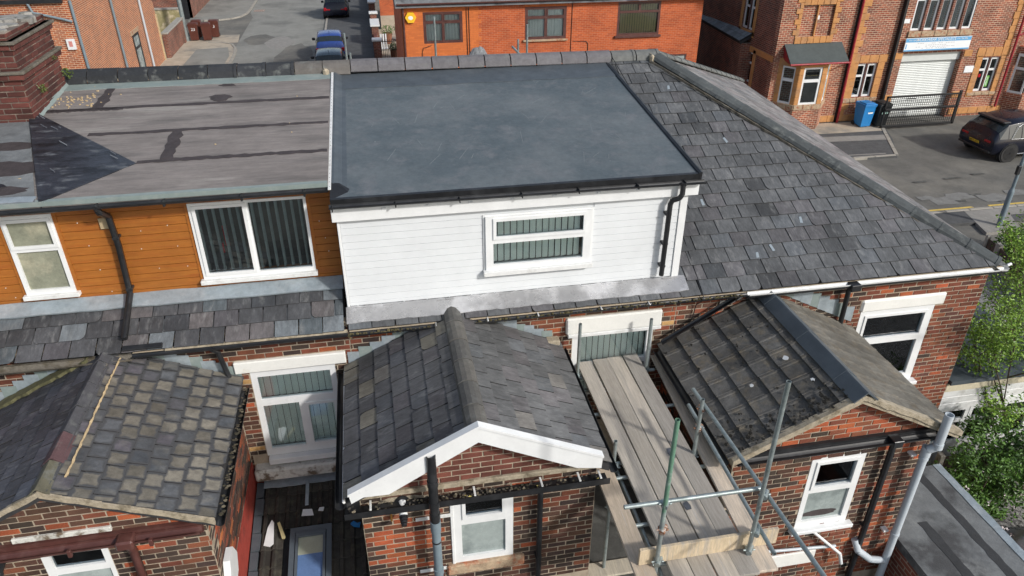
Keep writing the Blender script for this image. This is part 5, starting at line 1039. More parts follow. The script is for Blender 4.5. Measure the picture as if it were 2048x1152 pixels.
for i in range(4): st(20.5+i*.45, 2.68, 20.94+i*.45, 3.0)
for i in range(5): st(20.55+i*.33, .95, 20.87+i*.33, 1.15, .06, M_stone)
for (a, b) in ((16.95,20.3),(20.5,22.9),(26.1,30.9)):
    x = a
    while x < b: st(x, .12, min(x+.5,b)-.006, .4, .07); x += .5
for (a, b) in ((26.75,27.08),(28.0,28.3)):
    z = .9
    while z < 2.7: st(a, z+.004, b, min(z+.33,2.75)); z += .335
for i in range(4): st(26.7+i*.42, 2.7, 27.11+i*.42, 3.1)
for k in range(10): st(27.95+.06*(k%2), 3.1+k*.3, 28.3, 3.39+k*.3)
for i in range(4): st(26.8+i*.38, .95, 27.17+i*.38, 1.1, .06, M_stone)
for z in (1.2,3.05): st(22.55, z-.3, 22.98, z-.02); st(26.04, z-.3, 26.45, z-.02)
for i in range(5): st(22.95+i*.63, 3.7, 23.56+i*.63, 3.94, .08, M_stone)
for i in range(5): window(wb, WF, 23.02+i*.615, 3.96, 23.5+i*.615, 5.6, [(.16,.05,.84,.74,0),(.16,.8,.84,.95,0)], n=-.06, back=M_room_l if i == 1 else None); 
for i in range(4): fb("mullion", M_dbr, wb, WF, (23.5+i*.615,3.9,-.02),(23.635+i*.615,5.65,.06))
def pairwin(x0, x1, z0, z1, fr=WF):
    mid = (x0+x1)/2
    for a, b in ((x0, mid-.05), (mid+.05, x1)): window(wb, fr, a, z0, b, z1, [(.17,.66,.83,.93,0),(.17,.06,.83,.6,0)], n=-.1, th=.05)
    fb("mullion", M_brown, wb, fr, (mid-.05,z0,-.15),(mid+.05,z1,-.03))
pairwin(20.93,21.87,1.17,2.64); pairwin(27.08,28.0,1.12,2.66); SFr = frame((16.9,0,0),(0,-1,0),(0,0,1)); pairwin(-32.35,-31.35,1.5,2.85,SFr); pairwin(-32.9,-31.8,3.7,5.2,SFr)
for (a,b,c,d) in ((-32.6,1.3,-32.35,3.0),(-31.35,1.3,-31.1,3.0),(-32.6,2.85,-29.6,3.1),(-33.1,3.5,-32.9,5.3),(-31.8,3.5,-31.6,5.3),(-33.1,3.45,-31.6,3.7)): fb("stone_block", M_buff, wb, SFr, (a,b,-.02),(c,d,.035))
fb("notice", M_tail, wb, WF, (27.2,1.75,-.085),(27.34,1.9,-.08)); fb("notice", M_leaf if False else mat("green notice", (.15,.4,.08), .5, bump=0), wb, WF, (27.66,1.3,-.085),(27.82,1.8,-.08)); text("APRONS", .1, WF @ T(27.74,1.55,-.078) @ Matrix.Rotation(math.pi/2,4,'Z'), M_sign, wb)
# shutter with its slats
m = MB(); m.box((23.0,2.6,-.34),(26.0,2.98,-.16)); sh_ = m.build("roller_shutter", M_shut, wb, M=WF); z = .05
sm = MB(); sm.add([(0,0,0),(3,0,0),(3,.045,.022),(0,.045,.022),(3,.078,0),(0,.078,0)],[(0,1,2,3),(3,2,4,5)]); sme = sm.mesh("slat", M_shut)
while z < 2.58: inst("slat", sme, sh_, WF @ T(23.0,z,-.3)); z += .08
fb("shutter_frame", M_black, wb, WF, (22.95,0,-.3),(23.0,2.98,-.2)); fb("graffiti", M_inkd, sh_, WF, (24.0,.85,-.27),(24.5,.88,-.268),.001)
sg = thing("shop_sign", "white and blue WORKWEAR SPECIALISTS sign above the roller shutter", "sign", (24.45,29.3,3.4))
SG = WF @ T(0,0,.16); fb("board", M_sign, sg, SG, (22.85,3.12,-.05),(26.06,3.67,0),.004); fb("blue_band", M_signb, sg, SG, (22.86,3.5,.0),(26.05,3.66,.004),.001); fb("blue_band", M_signb, sg, SG, (22.86,3.125,.0),(26.05,3.18,.004),.001); fb("blue_band", M_signb, sg, SG, (22.9,3.22,.0),(22.95,3.42,.004),.001)
text("WORKWEAR SPECIALISTS", .17, SG @ T(24.3,3.585,.006), M_sign, sg, shear=.15); text("0161 304 7800", .085, SG @ T(23.25,3.58,.006), M_sign, sg); text("0161 304 7800", .085, SG @ T(25.6,3.585,.006), M_sign, sg)
for z, s in ((3.44,1.8),(3.36,1.2),(3.29,1.9),(3.23,1.3)): 
    for i in range(int(s*9)): fb("small_print", M_ink, sg, SG, (24.35-s/2+i*.115,z-.012,.001),(24.35-s/2+i*.115+rd.uniform(.05,.1),z+.012,.003),.0005) if rd.random() < .8 else None
for (a,b,c,d,lb) in ((26.3,2.02,26.83,2.32,"white notice plate on the brick right of the roller shutter"),(22.55,4.28,22.9,4.46,"small white street name plate left of the upper windows")):
    o = MB(); o.fr = WF; o.bbox((a,b,.0),(c,d,.02),.004); o = o.build("notice_plate", M_sign, None); tag(o, lb, "sign")
# canopy and bay window
m = MB(); A_, B_, C_, D_ = Vector((17.25,29.5,3.62)), Vector((19.9,29.5,3.62)), Vector((19.75,28.5,3.05)), Vector((17.1,28.5,3.05)); m.add([A_,B_,C_,D_]+[p-Vector((0,0,.05)) for p in (A_,B_,C_,D_)], [(3,2,1,0),(4,5,6,7),(0,1,5,4),(1,2,6,5),(2,3,7,6),(3,0,4,7)]); cn = m.build("canopy", M_awn, wb)
m = MB(); m.prism([A_-Vector((0,0,.05)),D_-Vector((0,0,.05)),Vector((17.3,29.5,3.0))],(.04,0,0)); m.tube(D_-Vector((0,0,.06)),C_-Vector((0,0,.06)),.04,8); m.tube(C_-Vector((0,0,.08)),(20.4,29.3,2.8),.035,8); m.build("canopy_frame", M_redsteel, cn)
by = [(17.15,29.5),(17.75,28.75),(19.0,28.75),(19.65,29.5)]; m = MB(); m.prism([(x,y,0) for x,y in by],(0,0,.98)); bw = m.build("bay_base", M_wbr, wb); m = MB(); m.prism([(x,y,2.78) for x,y in by],(0,0,.28)); m.build("stone_block", M_buff, wb); 
for i in range(3):
    p, q = Vector((*by[i],0)), Vector((*by[i+1],0)); f_ = frame(p, q-p, (0,0,1)); L_ = (q-p).length
    for a, b in ((0,.2),(L_-.2,L_)):
        for k in range(5): fb("stone_block", M_buff, wb, f_, (a+.003,1.2+k*.316,-.2),(b-.003,1.51+k*.316,0))
    for k in range(3): fb("sill_block", M_stone, wb, f_, (L_*k/3+.003,.98,-.25),(L_*(k+1)/3-.003,1.2,.04))
    window(wb, f_, .2, 1.2, L_-.2, 2.78, [(.1,.68,.9,.95,0),(.1,.05,.9,.6,0)], n=-.06, room=True)
m = MB(); m.path([(20.4,29.35,7),(20.4,29.35,2.9),(20.42,29.35,.1)],.05,8); m.build("downpipe", M_redsteel, wb); m = MB(); m.path([(28.4,29.35,7),(28.4,29.35,.4)],.05,8); m.path([(28.4,29.35,3.6),(29.2,29.2,3.9)],.04,8); m.build("downpipe", M_redsteel, wb)
m = MB(); m.box((22.4,29.3,0),(22.5,29.5,7)); m.build("downpipe", M_black, wb); m = MB(); m.box((20.34,29.42,0),(20.47,29.5,7)); m.build("painted_shadow_strip", M_black, wb)  # second box: black strip painting the shadow beside the red downpipe
by2 = [(28.75,29.5),(29.2,28.85),(30.4,28.85)]
for z_, h_ in ((0,1.05),(2.8,.3)): m = MB(); m.prism([(28.75,29.5,z_),(29.2,28.85,z_),(31,28.85,z_),(31,29.5,z_)],(0,0,h_)); m.build("bay_base" if z_ < 1 else "bay_head", M_wbr, wb)
f_ = frame((28.75,29.5,0),(.45,-.65,0),(0,0,1)); window(wb, f_, .12, 1.05, .72, 2.8, [(.12,.66,.88,.93,0),(.12,.05,.88,.6,0)], n=-.03)
gt = thing("mesh_gate", "low black mesh gate in front of the roller shutter", "gate", (23.6,28.3,0)); GF = frame((0,28.3,0),(1,0,0),(0,0,1))
for (a,b,c,d) in ((21.85,.1,21.93,1.5),(25.36,.1,25.5,1.6),(21.85,1.42,25.45,1.5),(21.85,.1,25.45,.2),(21.85,.86,25.45,.94)): fb("gate_frame", M_iron, gt, GF, (a,b,-.03),(c,d,.03))
m = MB(); m.fr = GF
for i in range(36): m.box((21.9+i*.098,.2,-.006),(21.915+i*.098,1.42,.006))
for i in range(12): m.box((21.9,.2+i*.105,-.01),(25.4,.215+i*.105,-.004))
m.build("gate_mesh", M_iron, gt, kind='stuff')
# ---- slate roofed outbuilding between the brick houses
ob = thing("outbuilding", "dark outbuilding with blue grey slate roof between the orange and russet buildings", "outbuilding", (16,36,0))
p1, p2 = atZ(1398,36,3.3), atZ(1482,84,3.3); d_ = (p2-p1).normalized(); nrm = Vector((-d_.y,d_.x,0)); p1 = p1-d_*3; p2 = p2-d_*.15
if nrm.x < 0 and nrm.y < 0: nrm = -nrm
OF = frame(p1, d_, nrm*.85+Vector((0,0,.5))); L_ = (p2-p1).length
m = MB(); m.fr = OF; m.box((0,0,-.15),(L_,3,-.02)); o_ = m.build("roof", M_felt_under, ob); m = MB(); m.prism([p1+nrm*.1-Vector((0,0,3.3)), p2+nrm*.1-Vector((0,0,3.3)), p2+nrm*2.4-Vector((0,0,3.3)), p1+nrm*2.4-Vector((0,0,3.3))],(0,0,3.2)); m.build("wall", M_dbr, ob)
slates(ob, o_, OF, [(0,0),(L_,0),(L_,3),(0,3)], .42, .3, lambda u,v,r: sc(r,(.17,.2,.22),.2), M_slate, seed=9, quota=150, rough=.6)
# ---- red brick gable house at top left
gh = thing("gable_house", "pressed red brick house at top left with grey downpipes on its side", "house", (-14,40,0))
GH = frame((0,34.35,0),(1,0,0),(0,0,1)); lp_("wall", M_gable, gh, GH, -20, -11.753, 0, 7.2); GS = frame((-11.75,0,0),(0,1,0),(0,0,1))
m = MB(); m.fr = None; P = [(34.61,0),(47.3,0),(47.3,3.2),(42.5,7.2),(34.61,7.2)]; m.prism([(a,b,-.3) for a,b in P],(0,0,.3)); m.build("wall", M_gable, gh, M=GS)
m = MB(); m.box((-20,34.2,5.35),(-11.9,34.45,5.5)); m.build("gutter", M_black, gh); m = MB(); m.box((-20,34.6,5.4),(-11.9,42,5.5)); m.build("roof", M_slate_s if False else M_awn, gh)
m = MB(); m.path([(-11.67,34.4,5.4),(-11.67,34.4,4.3),(-11.67,34.4,0)],.06,8); m.path([(-13.2,34.25,5.35),(-13.1,34.25,5.0),(-12.0,34.25,4.7),(-11.75,34.3,4.6)],.05,8); m.build("downpipe", M_grey_p, gh)
for y, mt in ((39.55,M_grey_p),(44.25,M_white_p)): m = MB(); m.path([(-11.66,y,7.2),(-11.66,y,0)],.06,8); m.build("downpipe", mt, gh)
fb("corner_strip", M_pointing, gh, GS, (47.15,0,-.1),(47.4,2.6,.05)); window(gh, GS, 41.85, .5, 43.0, 2.5, [(.08,.7,.92,.95,0),(.08,.04,.92,.64,0)], n=.01, fmat=M_black, pane=[M_frost,M_frost], room=False); fb("lintel", M_stone, gh, GS, (41.6,2.52,0),(43.2,2.72,.05))
o = thing("alarm_box", "white alarm box on the front of the red brick gable house", "alarm box", (-12.2,34.3,3.5)); q_ = atY(143,88,34.3); GB = frame((0,34.35,0),(1,0,0),(0,0,1)); face("cover", M_white, o, GB, [(q_.x-.16,q_.z-.22),(q_.x+.15,q_.z-.22),(q_.x+.15,q_.z+.2),(q_.x-.16,q_.z+.2)], 0, .1); face("badge", mat("faded red print", (.6,.25,.22), .5, bump=0), o, GB, [(q_.x-.08,q_.z-.1),(q_.x+.06,q_.z-.1),(q_.x+.06,q_.z+.12),(q_.x-.08,q_.z+.12)], .1, .104)
# boundary wall, far walls, far houses on the side street
gw_ = thing("garden_wall", "stone coped brick wall beside the brown bins", "wall", (-11.6,50,0)); m = MB(); m.box((-.12,-2.4,0),(.12,2.4,1.4)); m.build("wall", M_dbr, gw_, M=T(-11.6,50,0)); m = MB(); m.bbox((-.2,-2.4,1.4),(.2,2.4,1.5),.02); m.build("coping", M_kerb, gw_, M=T(-11.6,50,0))
yw = thing("stone_wall", "mossy yellow stone garden wall beyond the gable house", "wall", (-13,53,0)); lp_("wall", M_mossy if False else mat("mossy yellow stone", (.3,.26,.13), .9, var=.3, vs=3, bump=.5, bs=20, col2=(.5,.42,.28), m2=(.5,.6), s2=2), yw, frame((0,54,0),(1,0,0),(0,0,1)), -16, -11.9, 0, 1.7); fb("coping", M_kerb, yw, frame((0,54,0),(1,0,0),(0,0,1)), (-16,1.7,-.3),(-11.9,1.8,.05))
fh = thing("far_house", "brown brick house behind the bins at the top edge", "house", (-13,60,0)); lp_("wall", M_dbr, fh, frame((0,60.2,0),(1,0,0),(0,0,1)), -20, -12.4, 0, 5); lp_("wall", M_dbr, fh, frame((-12.4,0,0),(0,1,0),(0,0,1)), 60.2, 90, 0, 5); fb("door", M_black, fh, frame((0,60.2,0),(1,0,0),(0,0,1)), (-13.3,0,0),(-12.6,2.2,.03)); m = MB(); m.box((-20,60.4,5),(-12.5,90,5.2)); m.build("roof", M_pfelt, fh)
# front gardens on the right of the side street
gd = thing("garden_wall", "low brick garden wall with pale coped piers beside the dark pavement", "wall", (.5,55,0)); m = MB(); m.box((.38,44.2,0),(.6,75,.85)); m.build("wall", M_dbr, gd)
for i in range(8): y = 44.3+i*4.2; m = MB(); m.box((.3,y,0),(.72,y+.5,1.25)); pr_ = m.build("pier", M_dbr, gd); m = MB(); m.bbox((.22,y-.06,1.25),(.8,y+.56+(1.5 if i % 2 else 0),1.36),.02); m.build("coping", M_white_d, gd)
nh = thing("far_house", "orange brick house beyond the iron gate at the top edge", "house", (3,54,0)); NF = frame((0,54,0),(1,0,0),(0,0,1)); lp_("wall", M_redbr, nh, NF, 1.0, 8, .9, 6); lp_("render_plinth", M_dust, nh, NF, 1.0, 8, 0, .9)
ga = thing("iron_gate", "black iron railing gate with a round bush in a pot behind it", "gate", (1.4,44.6,0)); GA = frame((0,44.6,0),(1,0,0),(0,0,1))
for z in (.12,1.15): fb("rail", M_iron, ga, GA, (.7,z,-.015),(2.1,z+.04,.015))
for i in range(15): fb("bar", M_iron, ga, GA, (.72+i*.1,0,-.012),(.745+i*.1,1.3,.012),.002)
flat("garden_path", M_dust, .01, [(.72,44.4),(6,44.4),(6,54),(.72,54)])
# ================= bins =================
def bin_(name, loc, rz, mt, lb, grp=None, lid=None, s=1.0):
    t = thing(name, lb, "wheelie bin", loc, grp, rz); M0 = WM[t.name]
    m = MB(); a, b, h = .24, .29, .98; m.add([(-a,-a,.05),(a,-a,.05),(a,a,.1),(-a,a,.1),(-b,-b*1.1,h),(b,-b*1.1,h),(b,b*1.1,h),(-b,b*1.1,h)],[(3,2,1,0),(4,5,6,7),(0,1,5,4),(1,2,6,5),(2,3,7,6),(3,0,4,7)]); m.bbox((-.31,-.34,.93),(.31,.34,1.0),.015)
    m.build("body", mt, t, M=M0); m = MB(); m.bbox((-.31,-.36,1.0),(.31,.33,1.05),.02); m.bbox((-.24,-.28,1.05),(.24,.2,1.09),.03); m.tube((-.25,.37,1.02),(.25,.37,1.02),.02,8); m.box((-.22,.3,1.0),(-.18,.38,1.03)); m.box((.18,.3,1.0),(.22,.38,1.03)); m.build("lid", lid or mt, t, M=M0)
    for x in (-.27,.22): m = MB(); m.tube((x,.27,.1),(x+.05,.27,.1),.1,14); m.build("wheel", M_tyre, t, M=M0)
    return t, M0
t, M0 = bin_("wheelie_bin", (21.27,28.78,.08), .1, M_blue, "bright blue wheelie bin with a white label beside the stone window"); fb("label", M_sign, t, M0 @ frame((0,-.285,0),(1,0,0),(0,0,1)), (-.05,.62,0),(.2,.8,.01),.002)
text("RECYCLE", .045, M0 @ frame((.075,-.298,.7),(1,0,0),(0,0,1)), M_inkd, t)
t, M0 = bin_("wheelie_bin", (21.98,28.7,.08), .05, M_bbin, "black wheelie bin with a pale green label by the mesh gate"); fb("label", mat("pale green label", (.45,.68,.6), .5, bump=0), t, M0 @ frame((0,-.285,0),(1,0,0),(0,0,1)), (-.12,.6,0),(.18,.85,.01),.002)
for (x, y, r_, lb, num) in ((-11.0,52.7,.1,"brown wheelie bin numbered 23 nearest the silver pole","23"),(-10.2,52.6,.15,"brown wheelie bin standing in the middle of the brown group",None),(-9.85,53.5,.1,"brown wheelie bin numbered 3 at the right of the brown group","3"),(-10.95,53.6,.1,"brown wheelie bin half hidden behind the one numbered 23",None)):
    t, M0 = bin_("wheelie_bin", (x,y,.0), r_, M_brbin, lb, "brown wheelie bins in the side street")
    if num: text(num, .26, M0 @ frame((0,-.3,.72),(1,0,0),(0,0,1)), M_sign, t)
# ================= poles =================
t = thing("pole", "thick silver pole beside the brown wheelie bins", "pole", (-11.47,52.5,0)); m = MB(); m.tube((-11.47,52.5,0),(-11.47,52.5,8),.13,14); m.build("shaft", M_steel, t)
t = thing("lamp_post", "slim grey street lamp post on the corner pavement at right", "lamp post", (19.7,18.62,.1)); m = MB(); m.tube((19.7,18.62,.1),(19.7,18.62,1.3),.085,14); m.tube((19.7,18.62,1.3),(19.7,18.62,1.42),.085,14,.055); m.tube((19.7,18.62,1.42),(19.7,18.62,8),.055,14,.04); m.build("shaft", M_grey_p, t); m = MB(); m.bbox((19.52,18.5,1.9),(19.66,18.6,2.2),.02); m.build("junction_box", M_black, t)
m = MB(); m.tube((19.7,18.62,8),(20.6,19.4,8.3),.035,8); m.bbox((20.4,19.2,8.25),(20.9,19.5,8.38),.03); m.build("lantern", M_grey_p, t)
# ================= cars =================
def car(name, label, loc, rz, pm, L, W, Hh, kind, plate=None, cat="car"):
    t = thing(name, label, cat, loc, None, rz); M0 = WM[t.name]; h = L/2; b = Hh*.56
    if kind == 'suv': ST = [(-h,.42,.62,.66,.78,.5),(-h+.06,.34,b,b+.04,.93,.8),(-h+.22,.28,b+.02,Hh-.42,.98,.78),(-h+.62,.26,b+.02,Hh-.08,1.0,.74),(-h+1.2,.26,b,Hh,1.0,.74),(-.2,.26,b-.02,Hh,1.0,.74),(.5,.26,b-.05,Hh-.1,1.0,.72),(h-1.35,.26,b-.07,b+.12,1.0,.8),(h-.5,.28,b-.14,b-.06,.97,.75),(h-.1,.32,b-.28,b-.24,.88,.65),(h,.42,.6,.62,.7,.5)]
    else: ST = [(-h,.4,.6,.64,.8,.55),(-h+.05,.32,b,b+.03,.94,.82),(-h+.2,.28,b+.02,Hh-.3,.98,.78),(-h+.5,.26,b+.02,Hh-.06,1.0,.74),(-h+1.1,.26,b,Hh,1.0,.74),(-.1,.26,b-.02,Hh,1.0,.74),(.35,.26,b-.04,Hh-.1,1.0,.72),(h-1.15,.26,b-.06,b+.1,1.0,.8),(h-.4,.28,b-.14,b-.07,.96,.75),(h-.08,.32,b-.26,b-.22,.88,.65),(h,.42,.55,.58,.7,.5)]
    rings = []
    for (x, zb, zm, zt, wb_, wt) in ST:
        w_ = W/2*wb_; v = W/2*wt; r_ = [(0,zb),(w_*.86,zb),(w_*.98,zb+(zm-zb)*.3),(w_,zb+(zm-zb)*.62),(w_*.955,zm),(v+(w_-v)*.12,zm+(zt-zm)*.86),(v*.86,zm+(zt-zm)*.97),(v*.4,zt+.0),(0,zt+.01)]
        rings.append([(x,-a,c) for a,c in r_]+[(x,a,c) for a,c in reversed(r_[1:-1])])
    n = len(rings[0]); V = [p for r_ in rings for p in r_]; F = []; G = []; RG = []
    for i in range(len(rings)-1):
        for j in range(n):
            q = (i*n+j, i*n+(j+1)%n, (i+1)*n+(j+1)%n, (i+1)*n+j); F.append(q)
            if j in (4, n-5) and 2 <= i <= 6: G.append(q)
            if (i == 2 if kind != 'suv' else i == 2) and j in (5,6,7,8,9,10) and False: RG.append(q)
            if i == 2 and 5 <= j <= n-6: RG.append(q)
            if i == 6 and 5 <= j <= n-6: RG.append(q)
    F += [tuple(range(n-1,-1,-1)), tuple((len(rings)-1)*n+k for k in range(n))]
    m = MB(); m.add(V, F, True); body = m.build("body", pm, t, M=M0); m = body.modifiers.new("bevel", 'BEVEL'); m.width = .02; m.segments = 2; m.limit_method = 'ANGLE'; m.angle_limit = .7
    def glaze(Q, nm, k, off=.006):
        m = MB()
        for q in Q:
            P = [Vector(V[i]) for i in q]; c = sum(P, Vector())/4; N = (P[2]-P[0]).cross(P[3]-P[1]).normalized()
            if N.dot(c-Vector((0,0,.6))) < 0: N = -N
            m.add([c+(p-c)*k+N*off for p in P], [(0,1,2,3)])
        return m.build(nm, M_cglass, t, M=M0)
    for s_ in (-1, 1):
        glaze([q for q in G if V[q[0]][1]*s_ > 0], "side_glass", .93, .01); glaze([q for q in RG if V[q[0]][0]*s_ > 0], "screen_glass", .985, .012)
    for x in (-h+.82, h-.85):
        for s in (-1, 1):
            y = s*(W/2-.1); m = MB(); R_ = .36 if kind == 'suv' else .31
            m.tube((x,y-s*.12,R_),(x,y+s*.125,R_),R_,26); wl_ = m.build("wheel", M_tyre, t, M=M0); m = MB(); m.tube((x,y+s*.126,R_),(x,y+s*.132,R_),R_*.7,20); m.build("hub", M_iron, wl_, M=M0)
            m = MB()
            for k in range(5): a = k*1.2566+.3; m.add([(x+.03*math.cos(a+1.57),y+s*.135,R_+.03*math.sin(a+1.57)),(x+.03*math.cos(a-1.57),y+s*.135,R_+.03*math.sin(a-1.57)),(x+R_*.66*math.cos(a-.13),y+s*.135,R_+R_*.66*math.sin(a-.13)),(x+R_*.66*math.cos(a+.13),y+s*.135,R_+R_*.66*math.sin(a+.13))],[(0,1,2,3)])
            m.build("spokes", M_black if kind == "suv" else M_steel, wl_, M=M0); m = MB(); m.tube((x,y-s*.06,R_),(x,y+s*.102,R_),R_*1.14,26); m.build("wheel_arch", M_black, t, M=M0)
    for s in (-1, 1):
        m = MB(); m.bbox((.55 if kind == 'suv' else .35, s*W/2-(.0 if s > 0 else .2), b-.03),(.75 if kind == 'suv' else .52, s*W/2+(.2 if s > 0 else .0), b+.12),.04); m.build("wing_mirror", M_black, t, M=M0)
        m = MB(); m.bbox((-h-.0,s*W*.3-.16 if s > 0 else -W*.3-.16, b-.16),(-h+.14, (s*W*.3+.2 if s > 0 else -W*.3+.16), b-.07),.02); m.build("tail_lamp", M_tail, t, M=M0)
        if kind != 'suv': m = MB(); m.bbox((-h+.0,(W*.36 if s > 0 else -W*.47), b-.2),(-h+.18,(W*.47 if s > 0 else -W*.36), b+.02),.03); m.build("tail_lamp", M_tail, t, M=M0)
    if plate:
        PF_ = M0 @ frame((-h-.015,0,b-.27),(0,-1,0),(-.25,0,1)); fb("number_plate", M_plate, t, PF_, (-.26,-.055,0),(.26,.055,.014),.004); text(plate, .105, PF_ @ T(0,0,.016), M_inkd, t)
    if kind == 'suv':
        m = MB(); m.bbox((-h+.4,-W*.36,Hh-.15),(-h+.75,W*.36,Hh-.07),.03); m.build("spoiler", M_black, t, M=M0); m = MB(); m.bbox((-h+.9,-W/2-.004,.3),(h-1.1,-W/2+.02,.34),.008); m.build("sill_trim", M_chrome, t, M=M0)
        m = MB(); m.bbox((-h-.02,-W*.42,.36),(-h+.2,W*.42,.46),.03); m.build("bumper_trim", M_black, t, M=M0); m = MB(); m.path([(-h+.75,-W*.485,b+.03),(-.2,-W*.49,b+.02),(h-1.5,-W*.485,b-.02)],.009,6); m.path([(-h+.75,-W*.485,b+.03),(-h+1.0,-W*.44,Hh-.22),(-h+1.3,-W*.405,Hh-.09),(0,-W*.40,Hh-.06)],.009,6); m.build("window_trim", M_chrome, t, M=M0)
    m = MB(); m.tube((-h+.9,0,Hh),(-h+.72,0,Hh+.16),.012,6); m.build("aerial", M_black, t, M=M0)
    return t
car("parked_car", "dark navy sports utility car parked at the right edge with yellow plate", (25.85,24.85,0), .02, M_navy, 4.5, 1.98, 1.62, 'suv', "NK71 KTZ")
car("parked_car", "blue hatchback seen from behind in the side street", (-2.22,47.1,0), math.pi/2+.03, M_bluecar, 4.1, 1.74, 1.46, 'h')
car("parked_car", "grey blue car half hidden by the ridge in front of the blue hatchback", (-2.1,42.35,0), math.pi/2, M_greycar, 4.1, 1.74, 1.45, 'h')
car("parked_car", "black car cut by the top edge beyond the blue hatchback", (-2.1,60.0,0), math.pi/2, M_navy, 4.3, 1.78, 1.5, 'h')
# ================= fence, hedge, shrubs =================
def fence(lb, pts, hgt, mt=M_wood, gap=.0):
    t = thing("fence", lb, "fence", (*pts[0],0))
    for (p, q) in zip(pts, pts[1:]):
        p = Vector((*p,0)); q = Vector((*q,0)); L_ = (q-p).length; f_ = frame(p, q-p, (0,0,1)); n = int(L_/.14)
        for i in range(n): fb("slat", mt, t, f_, (i*L_/n,.15,-.012),((i+1)*L_/n-.012,hgt-.05*abs(math.sin(i*.11)),.012+.004*(i%2)),.003)
        fb("base_board", M_kerb, t, f_, (0,0,-.02),(L_,.15,.03))
        for u in (0, L_-.1): fb("post", M_kerb, t, f_, (u,0,-.06),(u+.1,hgt+.08,.06))
    return t
fence("brown timber fence with pale posts below the bright hedge", [(17.78,17.05),(17.68,16.44),(17.26,14.89),(16.7,12.8)], .62)
fence("dark timber fence behind the blossoming shrub at bottom right", [(9.3,8.3),(11.2,8.25),(13.2,8.2)], 1.3)
def leaves(m, c, r, n, s, colf, flat_=1.0, shell=.55):
    for i in range(n):
        d = Vector((rd.gauss(0,1),rd.gauss(0,1),rd.gauss(0,1))).normalized()*(shell+(1-shell)*rd.random()**.6) if rd.random() < .75 else Vector((rd.uniform(-1,1),rd.uniform(-1,1),rd.uniform(-1,1)))*.6
        p = Vector(c)+Vector((d.x*r[0],d.y*r[1],d.z*r[2])); q = Vector((rd.uniform(-1,1),rd.uniform(-1,1),rd.uniform(-.5,.7))).normalized(); e = q.cross(Vector((rd.uniform(-1,1),rd.uniform(-1,1),rd.uniform(-1,1)))).normalized(); k = s*rd.uniform(.6,1.25); u = q.cross(e)*k*.12
        m.col = colf(rd); m.add([p, p+q*k*.5+e*k*.28+u, p+q*k, p+q*k*.5-e*k*.28+u], [(0,1,2,3)])
def gr(a, b): return lambda r: (lambda t: tuple(a[i]+(b[i]-a[i])*t for i in range(3)))(r.random())
def clumps(c, R, k, r, n, s, colf, minz=.1):
    m = MB()
    for i in range(k):
        d = Vector((rd.uniform(-1,1),rd.uniform(-1,1),rd.uniform(-1,1))); 
        p = Vector(c)+Vector((d.x*R[0],d.y*R[1],d.z*R[2])); p.z = max(p.z,minz); q = rd.uniform(.6,1.3)*r; leaves(m, p, (q,q,q*.8), n, s, colf)
    return m
t = thing("hedge", "bright green clipped hedge above the brown fence at right", "hedge", (19.2,16,0)); m = MB()
for i in range(90): 
    f = rd.random(); base = Vector((17.85-f*.9,16.9-f*3.8,0))+Vector((rd.uniform(.1,1.5),0,rd.uniform(.35,.95))); leaves(m, base, (.38,.4,.28), 110, .1, gr((.05,.13,.015),(.16,.3,.03)))
m.build("foliage", M_leaf, t); m = MB()
for i in range(8): m.tube((18.4-i*.13,16.8-i*.5,0),(18.5-i*.13,16.8-i*.5,.8),.03,6)
m.build("stem", M_bark, t)
t = thing("shrub", "dark green shrub dotted with white blossom at the right edge", "shrub", (10.0,7.9,0)); m = clumps((10.1,7.75,1.35), (1.15,.5,.95), 60, .33, 240, .075, gr((.025,.065,.012),(.12,.25,.035)))
m.build("foliage", M_leaf, t); m = MB()
for i in range(11): 
    a = i*.57; m.tube((10.0,7.9,0),(10.1+.8*math.cos(a),7.8+.4*math.sin(a),1.3+.4*math.sin(i)),.022,6,.01)
m.build("stem", M_bark, t); m = MB()
for i in range(60):
    p = Vector((10.1+rd.uniform(-1.3,1.3),7.35+rd.uniform(-.3,.4),1.4+rd.uniform(-.9,1.1))); m.col = (.75,.68,.7); leaves(m, p, (.03,.03,.03), 5, .045, lambda r: (.75,.68,.68))
m.build("blossom", M_leaf, t, kind='stuff')
t = thing("sapling", "thin sapling with fresh yellow green leaves in front of the porch", "tree", (11.4,8.55,0)); m = MB(); TW = []
def twig(p, d, l, r, lev):
    q = p
    for k in range(4):
        d2 = (d+Vector((rd.uniform(-.22,.22),rd.uniform(-.2,.2),rd.uniform(-.08,.16)))).normalized(); e = q+d2*l/4; m.tube(q, e, r*(1-k*.18), 6, r*(1-(k+1)*.18), cap=False); q, d = e, d2; TW.append((q.copy(), lev))
        if lev < 2 and k > 0:
            for s in range(2): twig(q, (d+Vector((rd.uniform(-.9,.9),rd.uniform(-.8,.8),rd.uniform(.1,.7)))).normalized(), l*.5, r*.5, lev+1)
base = Vector((11.35,8.5,0)); 
for d in (Vector((-.22,.05,1)),Vector((-.5,-.05,.9)),Vector((.1,.1,1)),Vector((.3,-.1,1))): twig(base+Vector((0,0,.3)), d.normalized(), 2.9, .03, 0)
m.tube(base, base+Vector((0,0,.35)), .06, 8, .05); m.build("branches", M_bark, t); m = MB()
for p, lev in TW:
    if p.z > 1.0: leaves(m, p, (.15,.15,.16), 24 if lev > 0 else 10, .058, gr((.08,.17,.015),(.26,.42,.045)), shell=.2)
m.build("foliage", M_leaf, t)
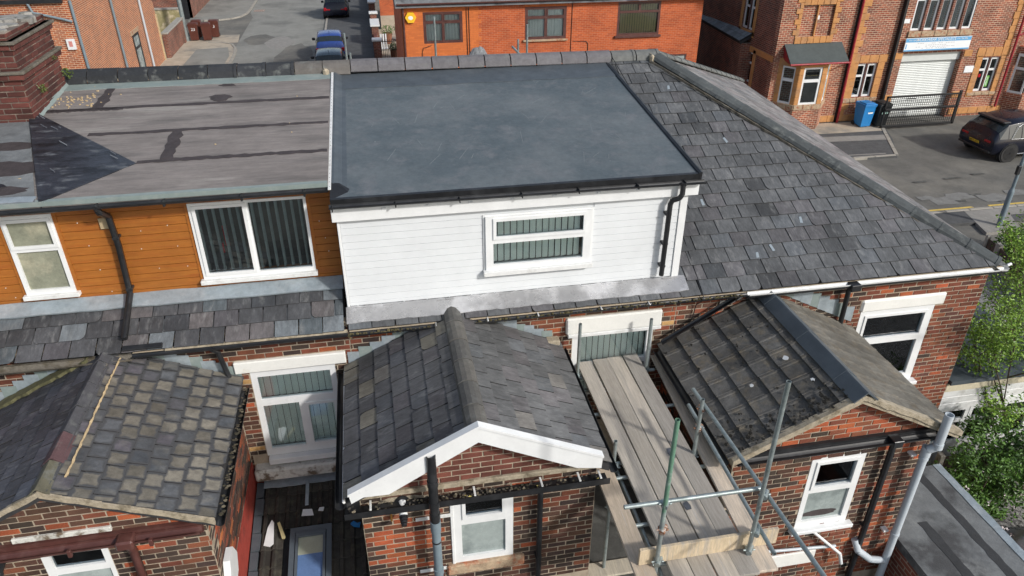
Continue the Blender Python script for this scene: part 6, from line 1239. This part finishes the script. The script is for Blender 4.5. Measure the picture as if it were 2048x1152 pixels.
for (x, y, z, s, lb) in ((1.45,45.6,.62,.28,"round dark bush in a brown pot behind the iron gate"),(1.25,49.5,.8,.4,"leafy green bush in a terracotta pot in the front garden"),(2.0,50.2,.8,.3,"small plant in a grey pot in the front garden")):
    t = thing("potted_bush", lb, "potted plant", (x,y,0)); m = MB(); m.tube((x,y,0),(x,y,z-.15),s*.6,12,s*.8); m.build("pot", M_terra, t); m = MB(); leaves(m, (x,y,z), (s,s,s*.9), 350, .09, gr((.015,.04,.01),(.05,.1,.02)) if s < .29 else gr((.04,.1,.02),(.1,.2,.04)), shell=.6); m.build("foliage", M_leaf, t)
o = thing("garden_chair", "white slatted garden chair by the iron gate", "chair", (.95,46.2,0))
for i in range(3): fb("slat", M_white, o, frame((0,46.2,0),(1,0,0),(0,.25,1)), (.75+i*.14,.4,0),(.83+i*.14,1.25,.03),.005)
fb("seat", M_white, o, Matrix(), (.72,46.2,.38),(1.15,46.65,.42))
# tarpaulin and pots at bottom right
t = thing("tarpaulin", "crumpled grey tarpaulin over a heap at the bottom right corner", "tarpaulin", (10.6,7.0,0)); m = MB(); nx, ny = 22, 22; P = []
for j in range(ny+1):
    for i in range(nx+1):
        u, v = i/nx*2-1, j/ny*2-1; r_ = math.hypot(u,v); P.append((10.75+u*.75, 6.85+v*.65, max(.02,.75*(1-min(1,r_)**1.6))+.05*math.sin(u*9+v*4)+.04*math.sin(v*13-u*5)+rd.uniform(-.012,.012)))
m.add(P, [(j*(nx+1)+i, j*(nx+1)+i+1, (j+1)*(nx+1)+i+1, (j+1)*(nx+1)+i) for j in range(ny) for i in range(nx)], True); m.build("sheet", M_sheet, t)
for (x, y, r_, lb) in ((9.95,7.5,.2,"round black pot beside the grey tarpaulin"),(9.75,7.2,.13,"small grey pot between the flat roof and the tarpaulin")):
    o = MB(); o.tube((x,y,0),(x,y,.34),r_*.8,18,r_,open_=True); o = o.build("plant_pot", M_bbin if r_ > .15 else M_terra, None); tag(o, lb, "plant pot")
